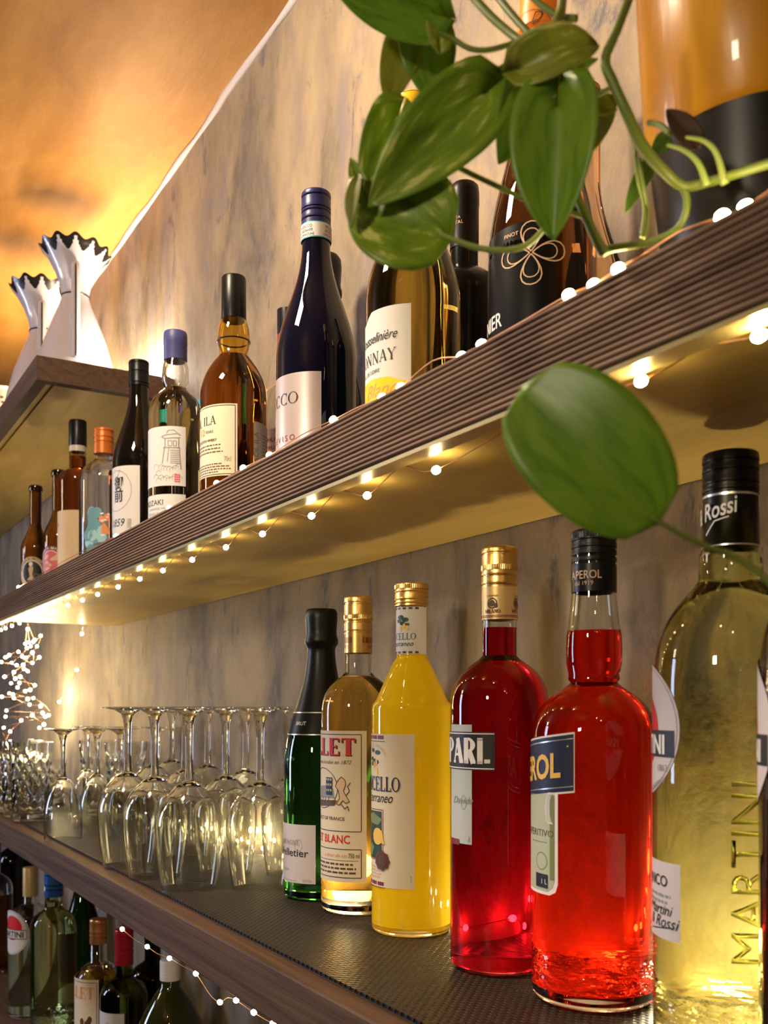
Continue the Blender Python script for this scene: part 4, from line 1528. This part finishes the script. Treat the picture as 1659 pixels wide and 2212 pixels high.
def lab_lil(t, R):
    lb = Lab(R)
    lb.rect(-0.052, 0.052, 0.05, 0.205, CREAM)
    lb.frame(-0.049, 0.049, 0.055, 0.200, 0.001, INKBROWN)
    lb.serif('LILLET', 0.008, 0.172, 0.02, INKO, thick=0.22)
    for k in range(8):
        r2 = random.Random(k)
        lb.ell(0.03+r2.uniform(-0.01, 0.008), 0.12+r2.uniform(-0.02, 0.02), 0.004, 0.006, INKBROWN, 2)
    lb.build('label', t)


def lab_white(t, R):
    lb = Lab(R)
    lb.rect(-0.05, 0.05, 0.06, 0.172, PAPER)
    for k, (s, h) in enumerate((('Vin', 0.006), ('de', 0.006), ('Pays', 0.008), ('MERLOT', 0.009))):
        lb.text(s, 0.022, 0.152-k*0.017, h, INKG)
    lb.build('label', t)


def lab_yel(t, R):
    lb = Lab(R)
    lb.rect(-0.035, 0.035, 0.03, 0.145, PAPER)
    lb.rect(-0.033, 0.033, 0.03, 0.132, YELLOWC, 1)
    lb.build('label', t)


spare(-12, 0.44, 'reddish bitter bottle with navy and pale blue label at bottom left edge', 'c', 0.044, 0.325, GLASS, L_AMBER, PURPLEC, 0.05, lab=lab_camp, fill=0.6)
spare(66, 0.445, 'vermouth bottle with gold neck foil and round white label under the lower shelf', 'm', 0.046, 0.318, GLASS, mat('thin_green_spirit', (0.70, 0.82, 0.62), 0.0, trans=1.0, ior=1.38), GOLDP, 0.062, lab=lab_round, fill=0.55, rcap=0.016)
b3 = spare(116, 0.470, 'pale vermouth bottle with bright blue cap under the lower shelf', 'm', 0.047, 0.325, GLASS_Y, L_BIANCO, BRIGHTBLUE, 0.055, fill=0.80, rcap=0.0188)
e3 = Lab(0.0192)
e3.ell(0.004, 0.288, 0.003, 0.005, INKW, 1)
e3.build('cap_emblem', b3)
spare(178, 0.545, 'bright green bottle with red cap behind the orange-labelled bottle', 'g', 0.040, 0.332, G_GREEN, None, REDC, 0.022, 'slope', 0.5, 0.9)
spare(213, 0.455, 'amber aperitif bottle with copper cap and orange-lettered cream label under the lower shelf', 'l', 0.0396, 0.300, GLASS, L_GOLD, COPPER, 0.042, lab=lab_lil, fill=0.72)
spare(268, 0.470, 'green wine bottle with red foil cap and white label under the lower shelf', 'w', 0.0385, 0.300, G_OLDGREEN, None, REDC, 0.058, 'round', 0.62, 0.74, lab=lab_white)
spare(368, 0.490, 'wide dark green bottle with white cap and yellow label, rightmost under the lower shelf', 'd', 0.0520, 0.285, mat('deep_olive_glass', (0.03, 0.035, 0.008), 0.03, coat=0.3), None, WHITEC, 0.030, 'soft', 0.56, 0.86, lab=lab_yel, rcap=0.0155)
spare(330, 0.555, 'black bottle standing at the back between red-capped and white-capped bottles', 'd', 0.042, 0.280, G_BLACK, None, BLACK, 0.03)
spare(28, 0.548, 'black bottle at the back left under the lower shelf', 'd', 0.044, 0.345, G_BLACK, None, BLACK, 0.04)

# ------------------------------------------------------------------ glasses
def wine_profile(H, Rb, Rr, zb, rf, rs=0.0036, wall=0.0011, tulip=0.42):
    """upright outline as (bowl outer+inner, stem, foot)"""
    bo = []
    N = 18
    for k in range(N+1):
        s = k/N
        if s < tulip:
            q = s/tulip
            r = rs*1.2+(Rb-rs*1.2)*math.sin(PI/2*q)**0.72
        else:
            q = (s-tulip)/(1-tulip)
            r = Rb+(Rr-Rb)*q**1.7
        bo.append((r, zb+(H-zb)*s))
    bi = [(max(r-wall, 0.0004), z+(0.004 if i == 0 else (0.002 if i < 3 else 0))) for i, (r, z) in enumerate(bo)]
    bi[-1] = (bi[-1][0], bo[-1][1])
    bowl = bo+list(reversed(bi))+[(0.0003, bi[0][1])]
    stem = [(rs*1.9, 0.010), (rs*1.15, 0.022), (rs, 0.04), (rs, zb*0.8), (rs*1.2, zb)]
    foot = [(0.0005, 0.0008), (rf*0.9, 0.0), (rf, 0.0008), (rf, 0.0016), (rf*0.55, 0.0038), (rs*3.2, 0.0062), (rs*1.9, 0.010)]
    return bowl, stem, foot


def make_glass(name, label, cat, H, Rb, Rr, zb, rf, group, n=48, **kw):
    t = thing(name, label, cat, (0, 0, 0), 0, group)
    bowl, stem, foot = wine_profile(H, Rb, Rr, zb, rf, **kw)
    fl = lambda pr: [(r, H-z) for r, z in pr]
    for nm, pr in (('bowl', bowl), ('stem', stem), ('foot', foot)):
        q = list(reversed(fl(pr)))
        lathe(nm, q, GLASS, t, n, sharp=60)
    return t


def dup(root, loc, label=None, rz=0.0):
    r = root.copy()
    COL.objects.link(r)
    r.location = loc
    r.rotation_euler = (0, 0, rz)
    if label:
        r['label'] = label
    for ch in list(root.children):
        c = ch.copy()
        COL.objects.link(c)
        c.parent = r
        for g in ch.children:
            d = g.copy()
            COL.objects.link(d)
            d.parent = c
    return r


ZG = Z_LOW+0.0002
big = make_glass('wine_glass', 'x', 'glass', 0.2154, 0.0405, 0.0325, 0.088, 0.0345, 'upturned wine glasses on the lower shelf', rs=0.0045, wall=0.0013)
spots = [(-1.140, 0.408, 'upturned large wine glass nearest the shelf front, third big one from the left'),
         (-1.240, 0.398, 'upturned large wine glass at the shelf front, second big one from the left'),
         (-1.345, 0.394, 'upturned large wine glass at the shelf front, first big one after the small glasses'),
         (-1.095, 0.480, 'upturned large wine glass in the middle row, right beside the champagne bottle'),
         (-1.215, 0.484, 'upturned large wine glass in the middle row, second from the champagne bottle'),
         (-1.365, 0.482, 'upturned large wine glass in the middle row, third from the champagne bottle'),
         (-1.510, 0.482, 'upturned large wine glass in the middle row, farthest from the champagne bottle'),
         (-1.165, 0.556, 'upturned large wine glass in the wall row, closest behind the champagne bottle'),
         (-1.320, 0.556, 'upturned large wine glass in the wall row, second from the champagne bottle'),
         (-1.470, 0.556, 'upturned large wine glass in the wall row, third from the champagne bottle'),
         (-1.640, 0.556, 'upturned large wine glass in the wall row, farthest from the champagne bottle')]
for i, (x, y, lb_) in enumerate(spots):
    if i == 0:
        big.location = (x, y, ZG)
        big['label'] = lb_
    else:
        dup(big, (x, y, ZG), lb_, i*0.7)
sm = make_glass('small_glass', 'x', 'glass', 0.180, 0.0305, 0.0300, 0.078, 0.0295, 'upturned small stemmed glasses on the lower shelf', rs=0.0038, tulip=0.62)
spots = [(-1.668, 0.382, 'upturned small stemmed glass at the shelf front, leftmost of its kind'),
         (-1.715, 0.450, 'upturned small stemmed glass second from the shelf front, left of the big glasses'),
         (-1.650, 0.472, 'upturned small stemmed glass just left of the big glasses'),
         (-1.860, 0.470, 'upturned small stemmed glass behind the leftmost small glass'),
         (-1.800, 0.515, 'upturned small stemmed glass in the back of the small group'),
         (-1.745, 0.566, 'upturned small stemmed glass against the wall left of the big glasses')]
for i, (x, y, lb_) in enumerate(spots):
    if i == 0:
        sm.location = (x, y, ZG)
        sm['label'] = lb_
    else:
        dup(sm, (x, y, ZG), lb_, i*0.5)


def tumbler(name, label, H, r0, r1, group):
    """cut-glass tumbler: lozenge facets pressed into the wall"""
    t = thing(name, label, 'glass', (0, 0, 0), 0, group)
    n, m = 96, 40
    v, f = [], []
    for j in range(m+1):
        s = j/m
        for k in range(n):
            a = 2*PI*k/n
            r = r0+(r1-r0)*s
            if 0.12 < s < 0.86:
                w = abs(((k/8+s*5) % 1)-0.5)*abs(((k/8-s*5) % 1)-0.5)*4
                r -= 0.0022*(1-min(1, w*1.6))*min(1, (s-0.12)*12, (0.86-s)*12)
            v.append((r*math.cos(a), r*math.sin(a), H*s))
    for j in range(m):
        for k in range(n):
            k2 = (k+1) % n
            f.append((j*n+k, j*n+k2, (j+1)*n+k2, (j+1)*n+k))
    b = len(v)
    inner = [(r1-0.0012, H), (r0+(r1-r0)*0.5-0.004, H*0.5), (r0-0.004, 0.016), (r0-0.008, 0.012), (0.0005, 0.011)]
    for r, z in inner:
        for k in range(n):
            a = 2*PI*k/n
            v.append((r*math.cos(a), r*math.sin(a), z))
    for k in range(n):
        k2 = (k+1) % n
        f.append((m*n+k, m*n+k2, b+k2, b+k))
        for j in range(len(inner)-1):
            f.append((b+j*n+k, b+j*n+k2, b+(j+1)*n+k2, b+(j+1)*n+k))
    f.append(tuple(reversed(range(n))))
    o = pyobj('cut_glass_wall', v, f, GLASS, t, smooth=True)
    o.data.set_sharp_from_angle(angle=R_(50))
    return t


hb = tumbler('highball_glass', 'x', 0.148, 0.033, 0.0405, 'cut-glass highballs on the lower shelf')
spots = [(-1.975, 0.392, 'tall cut-glass highball at the shelf front, nearest of the row'),
         (-2.065, 0.392, 'tall cut-glass highball at the shelf front, second of the row'),
         (-2.155, 0.392, 'tall cut-glass highball at the shelf front, third of the row'),
         (-1.905, 0.555, 'tall cut-glass highball by the wall behind the small stemmed glasses'),
         (-2.020, 0.535, 'tall cut-glass highball by the wall, far one behind the small stemmed glasses')]
for i, (x, y, lb_) in enumerate(spots):
    if i == 0:
        hb.location = (x, y, ZG)
        hb['label'] = lb_
    else:
        dup(hb, (x, y, ZG), lb_, i*0.4)
tb = tumbler('tumbler_glass', 'x', 0.098, 0.037, 0.0415, 'short cut-glass tumblers at the far left')
for i, (x, y, lb_) in enumerate([(-2.290, 0.395, 'short cut-glass tumbler at the left edge of the lower shelf'), (-2.290, 0.490, 'short cut-glass tumbler behind the leftmost tumbler, near the hanging lights')]):
    if i == 0:
        tb.location = (x, y, ZG)
        tb['label'] = lb_
    else:
        dup(tb, (x, y, ZG), lb_, 0.3)

# ------------------------------------------------------------------ enamel jugs on the high shelf
def jug(label, px, b, rz, H=0.290):
    x, y = onb(px, b)
    t = thing('enamel_jug', label, 'jug', (x, y, Z_JUG), rz)
    pr = [(0.078, 0.0), (0.082, 0.004), (0.080, 0.02), (0.072, 0.06), (0.058, 0.11), (0.043, 0.150), (0.031, 0.178), (0.0265, 0.192), (0.0262, 0.203), (0.030, 0.222), (0.039, 0.245), (0.052, 0.268), (0.0585, 0.2775), (0.0625, 0.283), (0.0665, 0.290)]
    n = 144
    v, f, mi = [], [], []
    P = []
    for i in range(len(pr)-1):
        m_ = 7 if pr[i][1] > 0.26 else 3
        for k in range(m_):
            q = k/m_
            P.append((pr[i][0]*(1-q)+pr[i+1][0]*q, pr[i][1]*(1-q)+pr[i+1][1]*q))
    P.append(pr[-1])
    full = P+[(r-0.0016, z) for r, z in reversed(P[10:])]
    for r, z in full:
        for k in range(n):
            a = 2*PI*k/n
            fl = max(0, (z-0.262)/0.028)
            rr = r*(1+0.035*fl*math.cos(12*a))
            zz = z-0.008*fl*fl*(0.5-0.5*math.cos(12*a))+0.006*fl*math.cos(a+0.6)
            v.append((rr*math.cos(a), rr*math.sin(a), zz))
    for i in range(len(full)-1):
        for k in range(n):
            k2 = (k+1) % n
            f.append((i*n+k, i*n+k2, (i+1)*n+k2, (i+1)*n+k))
            lobe = abs(math.sin(6*2*PI*(k+0.5)/n))
            edge = 0.2895-0.0215*lobe**0.8
            mi.append(1 if (full[i][1]+full[i+1][1])/2 > edge else 0)
    f.append(tuple(reversed(range(n))))
    mi.append(0)
    pyobj('body', v, f, [ENAMEL, ENBLACK], t, True, mi)
    lathe('neck_band', [(0.0264, 0.1950), (0.0278, 0.1962), (0.0278, 0.1972), (0.0264, 0.1985)], ENBLACK, t, 48)
    # strap handle, black line down its middle
    path = [(0.030, 0, 0.215), (0.041, 0, 0.236), (0.050, 0, 0.240), (0.056, 0, 0.226), (0.058, 0, 0.190), (0.062, 0, 0.150), (0.068, 0, 0.10), (0.074, 0, 0.055)]
    h = tube('handle', path, [0.0062, 0.0075, 0.0082, 0.0085, 0.0085, 0.0085, 0.0082, 0.0075], ENAMEL, t, 10, 5)
    line = [(p[0]+0.0080, 0, p[2]+0.0005) for p in path[2:]]
    tube('handle_line', line, 0.0018, ENBLACK, h, 6, 5)
    lf = Lab(lambda z: interp(pr, z), phi0=60)
    for k in range(5):
        a = 2*PI*k/5
        lf.ring(0.003*math.cos(a), 0.214+0.003*math.sin(a), 0.0022, 0.0022, 0.0005, mat('pale_grey_relief', (0.55, 0.55, 0.56), 0.4), n=10)
    lf.build('flower_relief', t)
    return t


vx = R_(-13)
jug('larger-looking white enamel jug with black scalloped rim, nearer end of the high shelf', 163, 0.478, vx)
jug('white enamel jug with black scalloped rim, behind and left of the nearer jug', 92, 0.462, vx)
x, y = onb(2, 0.44)
t = thing('patterned_vase', 'brown and white floral vase at the left edge of the high shelf', 'vase', (x, y, Z_JUG))
lathe('body', [(0.03, 0), (0.045, 0.01), (0.055, 0.05), (0.058, 0.1), (0.05, 0.14), (0.046, 0.16), (0.05, 0.166), (0.043, 0.166), (0.04, 0.15)], CERAM, t, 48, cap0=True)
lv = Lab(lambda z: interp([(0.055, 0.05), (0.058, 0.1), (0.05, 0.14), (0.046, 0.16)], z), phi0=30)
rnd = random.Random(6)
for k in range(60):
    lv.ell(rnd.uniform(-0.08, 0.08), rnd.uniform(0.06, 0.155), rnd.uniform(0.002, 0.005), rnd.uniform(0.002, 0.005), CERBR, k % 4, 10)
lv.build('floral_print', t)

# ------------------------------------------------------------------ fairy lights
_b = bpy.data.meshes.new('bulb')
_bm = bmesh.new()
bmesh.ops.create_uvsphere(_bm, u_segments=10, v_segments=8, radius=1.0)
_bm.to_mesh(_b)
_bm.free()
_b.materials.append(BULB)
for _p in _b.polygons:
    _p.use_smooth = True


def bulb(parent, p, r=0.0022):
    o = bpy.data.objects.new('bulb', _b)
    COL.objects.link(o)
    o.parent = parent
    o.location = p
    o.scale = (r*1.35, r, r)
    return o


def string(name, label, pts, wire_r=0.00045, bulbs=None, r=0.0022, jitter=0.0, seed=1):
    """pts: polyline of the wire; bulbs: indices (or all)"""
    t = thing(name, label, 'string lights', (0, 0, 0))
    o = Vector(pts[0])
    t.location = o
    rel = [Vector(p)-o for p in pts]
    tube('wire', rel, wire_r, WIRE, t, 5, 4)
    for i in (bulbs if bulbs is not None else range(len(pts))):
        bulb(t, rel[i], r)
    return t


def edge_pt(px, y, z):
    x, yy = onb(px, y)
    return (x, yy, z)


# along the top front edge of the upper shelf
cols = [40, 150, 250, 365, 468, 525, 582, 650, 720, 770, 825, 865, 935, 997, 1040, 1130, 1228, 1282, 1335, 1400, 1470, 1560, 1610, 1700]
lit = {40, 250, 365, 468, 525, 582, 720, 825, 865, 997, 1040, 1228, 1282, 1335, 1560, 1610}
rnd = random.Random(11)
pts = []
for c in cols:
    pts.append(edge_pt(c, SHELF_Y+0.004+rnd.uniform(-0.001, 0.004), Z_UP+0.0024+(rnd.uniform(0, 0.004) if c not in lit else 0)))
string('fairy_light_string', 'copper-wire fairy lights lying along the top front edge of the upper shelf', pts, bulbs=[i for i, c in enumerate(cols) if c in lit], r=0.0028)
# slung under the front of the upper shelf
cols = [1640, 1385, 942, 793, 673, 567, 488, 415, 352, 302, 255, 211, 178, 147, 115, 88, 62, 42, 26, 12, 2]
pts, bl = [], []
for i, c in enumerate(cols):
    p = edge_pt(c, SHELF_Y+0.032 if c < 1300 else SHELF_Y+0.016, 1.6655-0.0035)
    pts.append(p)
    bl.append(len(pts)-1)
    if i < len(cols)-1:
        q = edge_pt((c+cols[i+1])/2, SHELF_Y+0.027, 1.6655+0.006)
        pts.append(q)
string('fairy_light_string', 'copper-wire fairy lights slung beneath the front edge of the upper shelf', pts, bulbs=bl, r=0.0028)
# under the front of the lower shelf
cols = [(255, 1996), (264, 2002), (290, 2024), (318, 2040), (340, 2055), (366, 2065), (400, 2085), (423, 2098), (455, 2145), (475, 2160), (492, 2150), (510, 2156), (548, 2182), (590, 2206), (650, 2225)]
pts = []
for px, py in cols:
    b = SHELF_Y+0.007
    py += 5
    r = (px-HX)/F
    tt = b/(CS*r+SN)
    pts.append(pt(px, py, tt))
string('fairy_light_string', 'copper-wire fairy lights drooping below the front of the lower shelf', pts, bulbs=[1, 3, 5, 7, 9, 11, 12, 13], r=0.0026)
# added along the back of the lower shelf for the glow through its glasses
pts = []
xx = -1.62
rnd = random.Random(31)
while xx < -0.44:
    pts.append((xx, WALL_Y-0.0065-rnd.random()*0.006, Z_LOW+0.0045+rnd.random()*0.022))
    xx += 0.030+rnd.random()*0.018
string('fairy_light_string', 'fairy lights added against the wall of the lower shelf, glowing through glasses and bottles', pts, r=0.0032)
lamp('string_glow_glasses', 'POINT', (-1.35, WALL_Y-0.02, Z_LOW+0.035), 1.0, (1.0, 0.82, 0.48), 0.02)
lamp('string_glow_champagne', 'POINT', (-1.02, WALL_Y-0.015, Z_LOW+0.03), 0.9, (1.0, 0.82, 0.48), 0.015)

# the tangled bundle hanging from the far end of the upper shelf
rnd = random.Random(21)
hang = [(60, 1352), (75, 1380), (58, 1400), (48, 1418), (12, 1420), (25, 1432), (70, 1432), (85, 1420), (52, 1445), (30, 1452), (10, 1462), (42, 1475), (75, 1480), (65, 1490), (20, 1498), (4, 1505), (28, 1500),
        (60, 1510), (72, 1508), (64, 1522), (14, 1535), (12, 1548), (88, 1525), (92, 1540), (46, 1556), (70, 1545), (8, 1572), (22, 1580), (95, 1565), (14, 1600), (5, 1622), (85, 1572), (98, 1548), (105, 1545),
        (20, 1415), (36, 1437), (50, 1436), (44, 1462), (38, 1485), (55, 1493), (30, 1508), (3, 1430), (66, 1395), (80, 1396), (55, 1384), (72, 1372), (88, 1368), (62, 1365), (70, 1410), (40, 1408), (24, 1476), (33, 1466), (56, 1420), (60, 1450)]
t = thing('fairy_light_bundle', 'dense tangle of glowing fairy lights hanging from the far left end of the upper shelf', 'string lights', edge_pt(60, 0.40, 1.665))
o0 = Vector(t.location)
strands = [[], [], []]
for i, (px, py) in enumerate(hang):
    b = 0.43+rnd.uniform(-0.05, 0.10)
    r = (px-HX)/F
    tt = b/(CS*r+SN)
    x, yy, zz = pt(px, py, tt)
    zz = min(zz, 1.655)
    q = Vector((x, yy, zz))-o0
    bulb(t, q, 0.0032)
    strands[i % 3].append(q)
for s in strands:
    s.sort(key=lambda q: -q.z)
    tube('wire', [Vector((0, 0, 0))]+s, 0.0007, WIRE, t, 5, 4)
t = thing('fairy_light_string', 'three single fairy lights dangling in front of the wall right of the light tangle', 'string lights', edge_pt(178, 0.52, 1.667))
o0 = Vector(t.location)
dp = []
for px, py in ((177, 1369), (166, 1447), (128, 1516)):
    r = (px-HX)/F
    dp.append(pt(px, py, 0.53/(CS*r+SN))-o0)
tube('wire', [Vector((0, 0, 0))]+dp, 0.0004, WIRE, t, 5, 4)
for q in dp:
    bulb(t, q, 0.0032)

lamp('light_bundle_glow', 'POINT', edge_pt(108, 0.556, 1.53), 1.3, (1.0, 0.80, 0.45), 0.03)
lamp('light_bundle_glow_low', 'POINT', edge_pt(92, 0.55, 1.445), 0.9, (1.0, 0.80, 0.45), 0.03)

# ------------------------------------------------------------------ pothos in its amber pot
x, y = onb(1650, 0.445)
t = thing('plant_pot', 'glossy amber-orange plant pot with dark base at the right end of the upper shelf', 'pot', (x, y, Z_UP))
lathe('pot_body', [(0.0585, 0.08), (0.0610, 0.084), (0.0645, 0.14), (0.0675, 0.20), (0.0705, 0.245), (0.0715, 0.252), (0.067, 0.252), (0.0635, 0.22), (0.061, 0.20)], m_amberpot(), t, 72)
lathe('pot_base', [(0.046, 0.0), (0.050, 0.004), (0.055, 0.05), (0.0588, 0.0805)], POTDARK, t, 72, cap0=True)
lathe('soil', [(0.0005, 0.226), (0.0615, 0.224)], SOIL, t, 40)

PL = thing('pothos_plant', 'trailing green and yellow variegated pothos spilling from the amber pot over the shelf', 'plant', (x, y, Z_UP+0.23))
PO = Vector(PL.location)
LG = [m_leaf('variegated_leaf', (0.113, 0.208, 0.012), (0.243, 0.378, 0.026), (0.660, 0.693, 0.220), 0.29, 0.3),
      m_leaf('deep_green_leaf', (0.076, 0.171, 0.020), (0.161, 0.289, 0.037), (0.338, 0.420, 0.080), 0.05, 1.3),
      m_leaf('yellow_splashed_leaf', (0.230, 0.231, 0.016), (0.300, 0.357, 0.040), (0.600, 0.578, 0.140), 0.20, 2.7),
      m_leaf('olive_leaf', (0.160, 0.179, 0.014), (0.240, 0.252, 0.024), (0.420, 0.399, 0.120), 0.05, 4.1),
      DRY,
      m_leaf('plain_green_leaf', (0.093, 0.206, 0.014), (0.201, 0.350, 0.025), (0.405, 0.483, 0.100), 0.04, 5.9)]


def leaf(b, tip, w, t, mi=0, roll=0, fold=0.22, curl=0.18, t2=None, heart=0.22, wave=0.0, bend=0.0, e0=0.36, e1=0.82):
    """heart-shaped blade from petiole joint b to tip (picture places, depth t..t2), width w in picture units"""
    A = pt(*b, t)
    B = pt(*tip, t2 or t)
    d = B-A
    L = d.length
    d.normalize()
    view = (Vector((0, 0, EYE))-(A+B)/2).normalized()
    side = d.cross(view).normalized()
    nrm = side.cross(d).normalized()
    q = Matrix.Rotation(R_(roll), 3, d)
    side, nrm = q @ side, q @ nrm
    Wm = w*((t+(t2 or t))/2)/F
    nu, nv = 18, 12
    v, uv = [], []
    for i in range(nu+1):
        s = i/nu
        sp = e0/(e0+e1)
        hw = Wm*0.5*(s**e0)*((1-s)**e1)/(sp**e0*(1-sp)**e1)
        hw = max(hw, 0.0002)
        for j in range(nv+1):
            c = (j/nv)*2-1
            back = -heart*L*(abs(c)**1.6)*(1-s)**3
            a = s*L+back
            y = hw*c
            h = fold*hw*abs(c)**1.2*1.0-curl*L*s*s+bend*L*math.sin(PI*s)+wave*L*math.sin(s*9+c*2)*abs(c)
            v.append(A+d*a+side*y+nrm*h-PO)
            uv.append((s, c*0.5+0.5))
    f = []
    for i in range(nu):
        for j in range(nv):
            k = i*(nv+1)+j
            f.append((k, k+1, k+nv+2, k+nv+1))
    o = pyobj('leaf', v, f, LG[mi], PL)
    ul = o.data.uv_layers.new(name='blade')
    for lp in o.data.loops:
        ul.data[lp.index].uv = uv[lp.vertex_index]
    sd = o.modifiers.new('thickness', 'SOLIDIFY')
    sd.thickness = 0.0005
    return o


def vine(pts, r, m=VINE, name='stem'):
    return tube(name, [pt(a, b_, t_)-PO for a, b_, t_ in pts], r, m, PL, 8, 6)


T = 0.47
leaf((1048, 205), (798, 432), 178, 0.46, 0, roll=14, fold=0.34, curl=0.10, heart=0.20)
leaf((862, 250), (795, 440), 135, 0.475, 0, roll=-14, fold=0.2, curl=0.15)
leaf((770, 395), (752, 487), 46, 0.468, 3, roll=50, fold=0.3, curl=0.1)
leaf((955, 505), (752, 425), 225, 0.470, 0, roll=20, fold=0.28, curl=0.22, heart=0.12, e1=0.55)
leaf((785, 425), (757, 335), 40, 0.472, 0, roll=10, fold=0.4, curl=0.1)
leaf((918, 60), (935, 215), 125, 0.50, 1, roll=-12, fold=0.2, curl=0.1)
leaf((882, 70), (845, 243), 95, 0.505, 3, roll=25, fold=0.25, curl=-0.1)
leaf((935, 30), (705, -28), 130, 0.47, 5, roll=-25, fold=0.2, curl=0.1)
leaf((950, 85), (945, -60), 60, 0.475, 2, roll=20, fold=0.2)
leaf((1122, 148), (1296, 100), 105, 0.455, 2, roll=-18, fold=0.3, curl=0.0, bend=0.25)
leaf((1108, 160), (1292, 128), 60, 0.462, 1, roll=30, fold=0.2, curl=0.0, bend=0.10)
leaf((1140, 165), (1083, 352), 120, 0.465, 1, roll=-28, fold=0.35, curl=0.05)
leaf((1075, 190), (1190, 150), 95, 0.470, 1, roll=25, fold=0.2, curl=0.1)
leaf((1205, 232), (1192, 512), 190, 0.450, 5, roll=14, fold=0.42, curl=0.05, heart=0.30)
leaf((1285, 222), (1250, 345), 105, 0.480, 3, roll=15, fold=0.2, curl=0.1)
leaf((1240, 205), (1335, 235), 60, 0.470, 3, roll=-20, fold=0.2, curl=0.1)
leaf((1403, 355), (1350, 448), 40, 0.50, 1, roll=20, fold=0.2)
leaf((1440, 300), (1410, 330), 40, 0.50, 1, roll=0)
leaf((1497, 305), (1443, 226), 58, 0.455, 4, roll=25, fold=0.3)
leaf((1416, 1122), (1128, 826), 282, 0.355, 5, roll=6, fold=0.16, curl=0.10, heart=0.03, bend=0.05, e0=0.40, e1=0.36)

vine([(1365, -20, .46), (1335, 60, .45), (1308, 130, .45), (1325, 180, .45), (1352, 240, .45), (1386, 312, .455), (1437, 372, .46), (1478, 402, .465), (1535, 392, .46), (1600, 372, .45), (1690, 345, .44)], [.0021, .0022, .0024, .0025, .0025, .0026, .0026, .0024, .0022, .0022, .0022])
vine([(1470, 396, .465), (1483, 430, .466), (1478, 470, .468), (1455, 500, .472), (1400, 524, .478), (1326, 536, .484), (1300, 546, .486)], [.0020, .0018, .0017, .0017, .0018, .0020, .0022])
vine([(1304, 548, .484), (1290, 520, .482), (1272, 482, .48), (1246, 425, .478), (1226, 380, .475), (1215, 320, .47), (1205, 225, .465)], [.0028, .0024, .0022, .0020, .0020, .0018, .0014])
vine([(1320, 190, .455), (1275, 212, .46), (1215, 232, .455), (1198, 205, .45)], .0012)
vine([(950, 505, .470), (985, 520, .47), (1040, 537, .47), (1100, 540, .47), (1145, 525, .472), (1185, 482, .475), (1220, 440, .478)], [.0013, .0014, .0015, .0015, .0014, .0014, .0015], VINEL)
vine([(960, 345, .475), (1010, 372, .475), (1080, 405, .475), (1150, 436, .476), (1235, 460, .478), (1262, 470, .48)], [.0012, .0013, .0013, .0013, .0012, .0012], VINE)
vine([(1010, -20, .50), (1060, 35, .49), (1110, 78, .48), (1150, 105, .47), (1190, 132, .46)], [.0021, .0021, .0020, .0018, .0015])
vine([(1065, -20, .49), (1105, 30, .48), (1150, 80, .47), (1180, 110, .465)], [.0018, .0018, .0017, .0015])
vine([(1140, -15, .48), (1175, 15, .475), (1210, 36, .47), (1245, 40, .465)], .0017)
vine([(1215, -20, .47), (1213, 20, .465), (1200, 50, .46)], .0022)
vine([(936, 66, .475), (975, 82, .475), (1015, 105, .474), (1060, 107, .472), (1125, 88, .47)], .0013)
vine([(1000, 155, .475), (1060, 158, .47), (1110, 155, .465)], .0014)
vine([(1222, 120, .46), (1232, 165, .462), (1240, 215, .465), (1245, 290, .47), (1238, 345, .472), (1236, 390, .474)], [.002, .002, .0018, .0017, .0018, .0017])
vine([(1372, 325, .475), (1378, 385, .48), (1392, 450, .485), (1385, 512, .482)], .0009, VINEL)
vine([(1380, 340, .475), (1390, 400, .48), (1400, 460, .485), (1392, 515, .482)], .0009, VINEL)
vine([(1440, 312, .455), (1478, 325, .455), (1508, 352, .455), (1527, 400, .458)], [.0008, .0011, .0014, .0019], VINEL)
vine([(1480, 296, .455), (1520, 304, .453), (1548, 332, .453), (1566, 398, .455)], [.0008, .0012, .0014, .0020], VINEL)
vine([(1400, 265, .47), (1425, 270, .465), (1448, 288, .46)], .0014)
vine([(1408, 1116, .355), (1450, 1142, .355), (1520, 1178, .355), (1590, 1205, .355), (1660, 1255, .352), (1720, 1330, .35)], [.0010, .0011, .0012, .0012, .0012, .0012], VINE)

# printed marks belong to the piece they are printed on
for o in list(S.objects):
    k = o.name.split('.')[0]
    host = {'capsule_print': ('capsule_sleeve', 'capsule'), 'cap_print': ('cap_skirt',), 'foil_print': ('foil_capsule',), 'cap_emblem': ('cap',),
            'silver_collar': ('neck_sleeve',), 'silver_ring': ('neck_sleeve',), 'foil_band': ('foil_capsule',), 'neck_print': ('neck_sleeve', 'foil_capsule'), 'flower_relief': ('body',)}.get(k)
    if host and o.parent:
        for sib in o.parent.children:
            if sib.name.split('.')[0] in host:
                o.parent = sib
                break
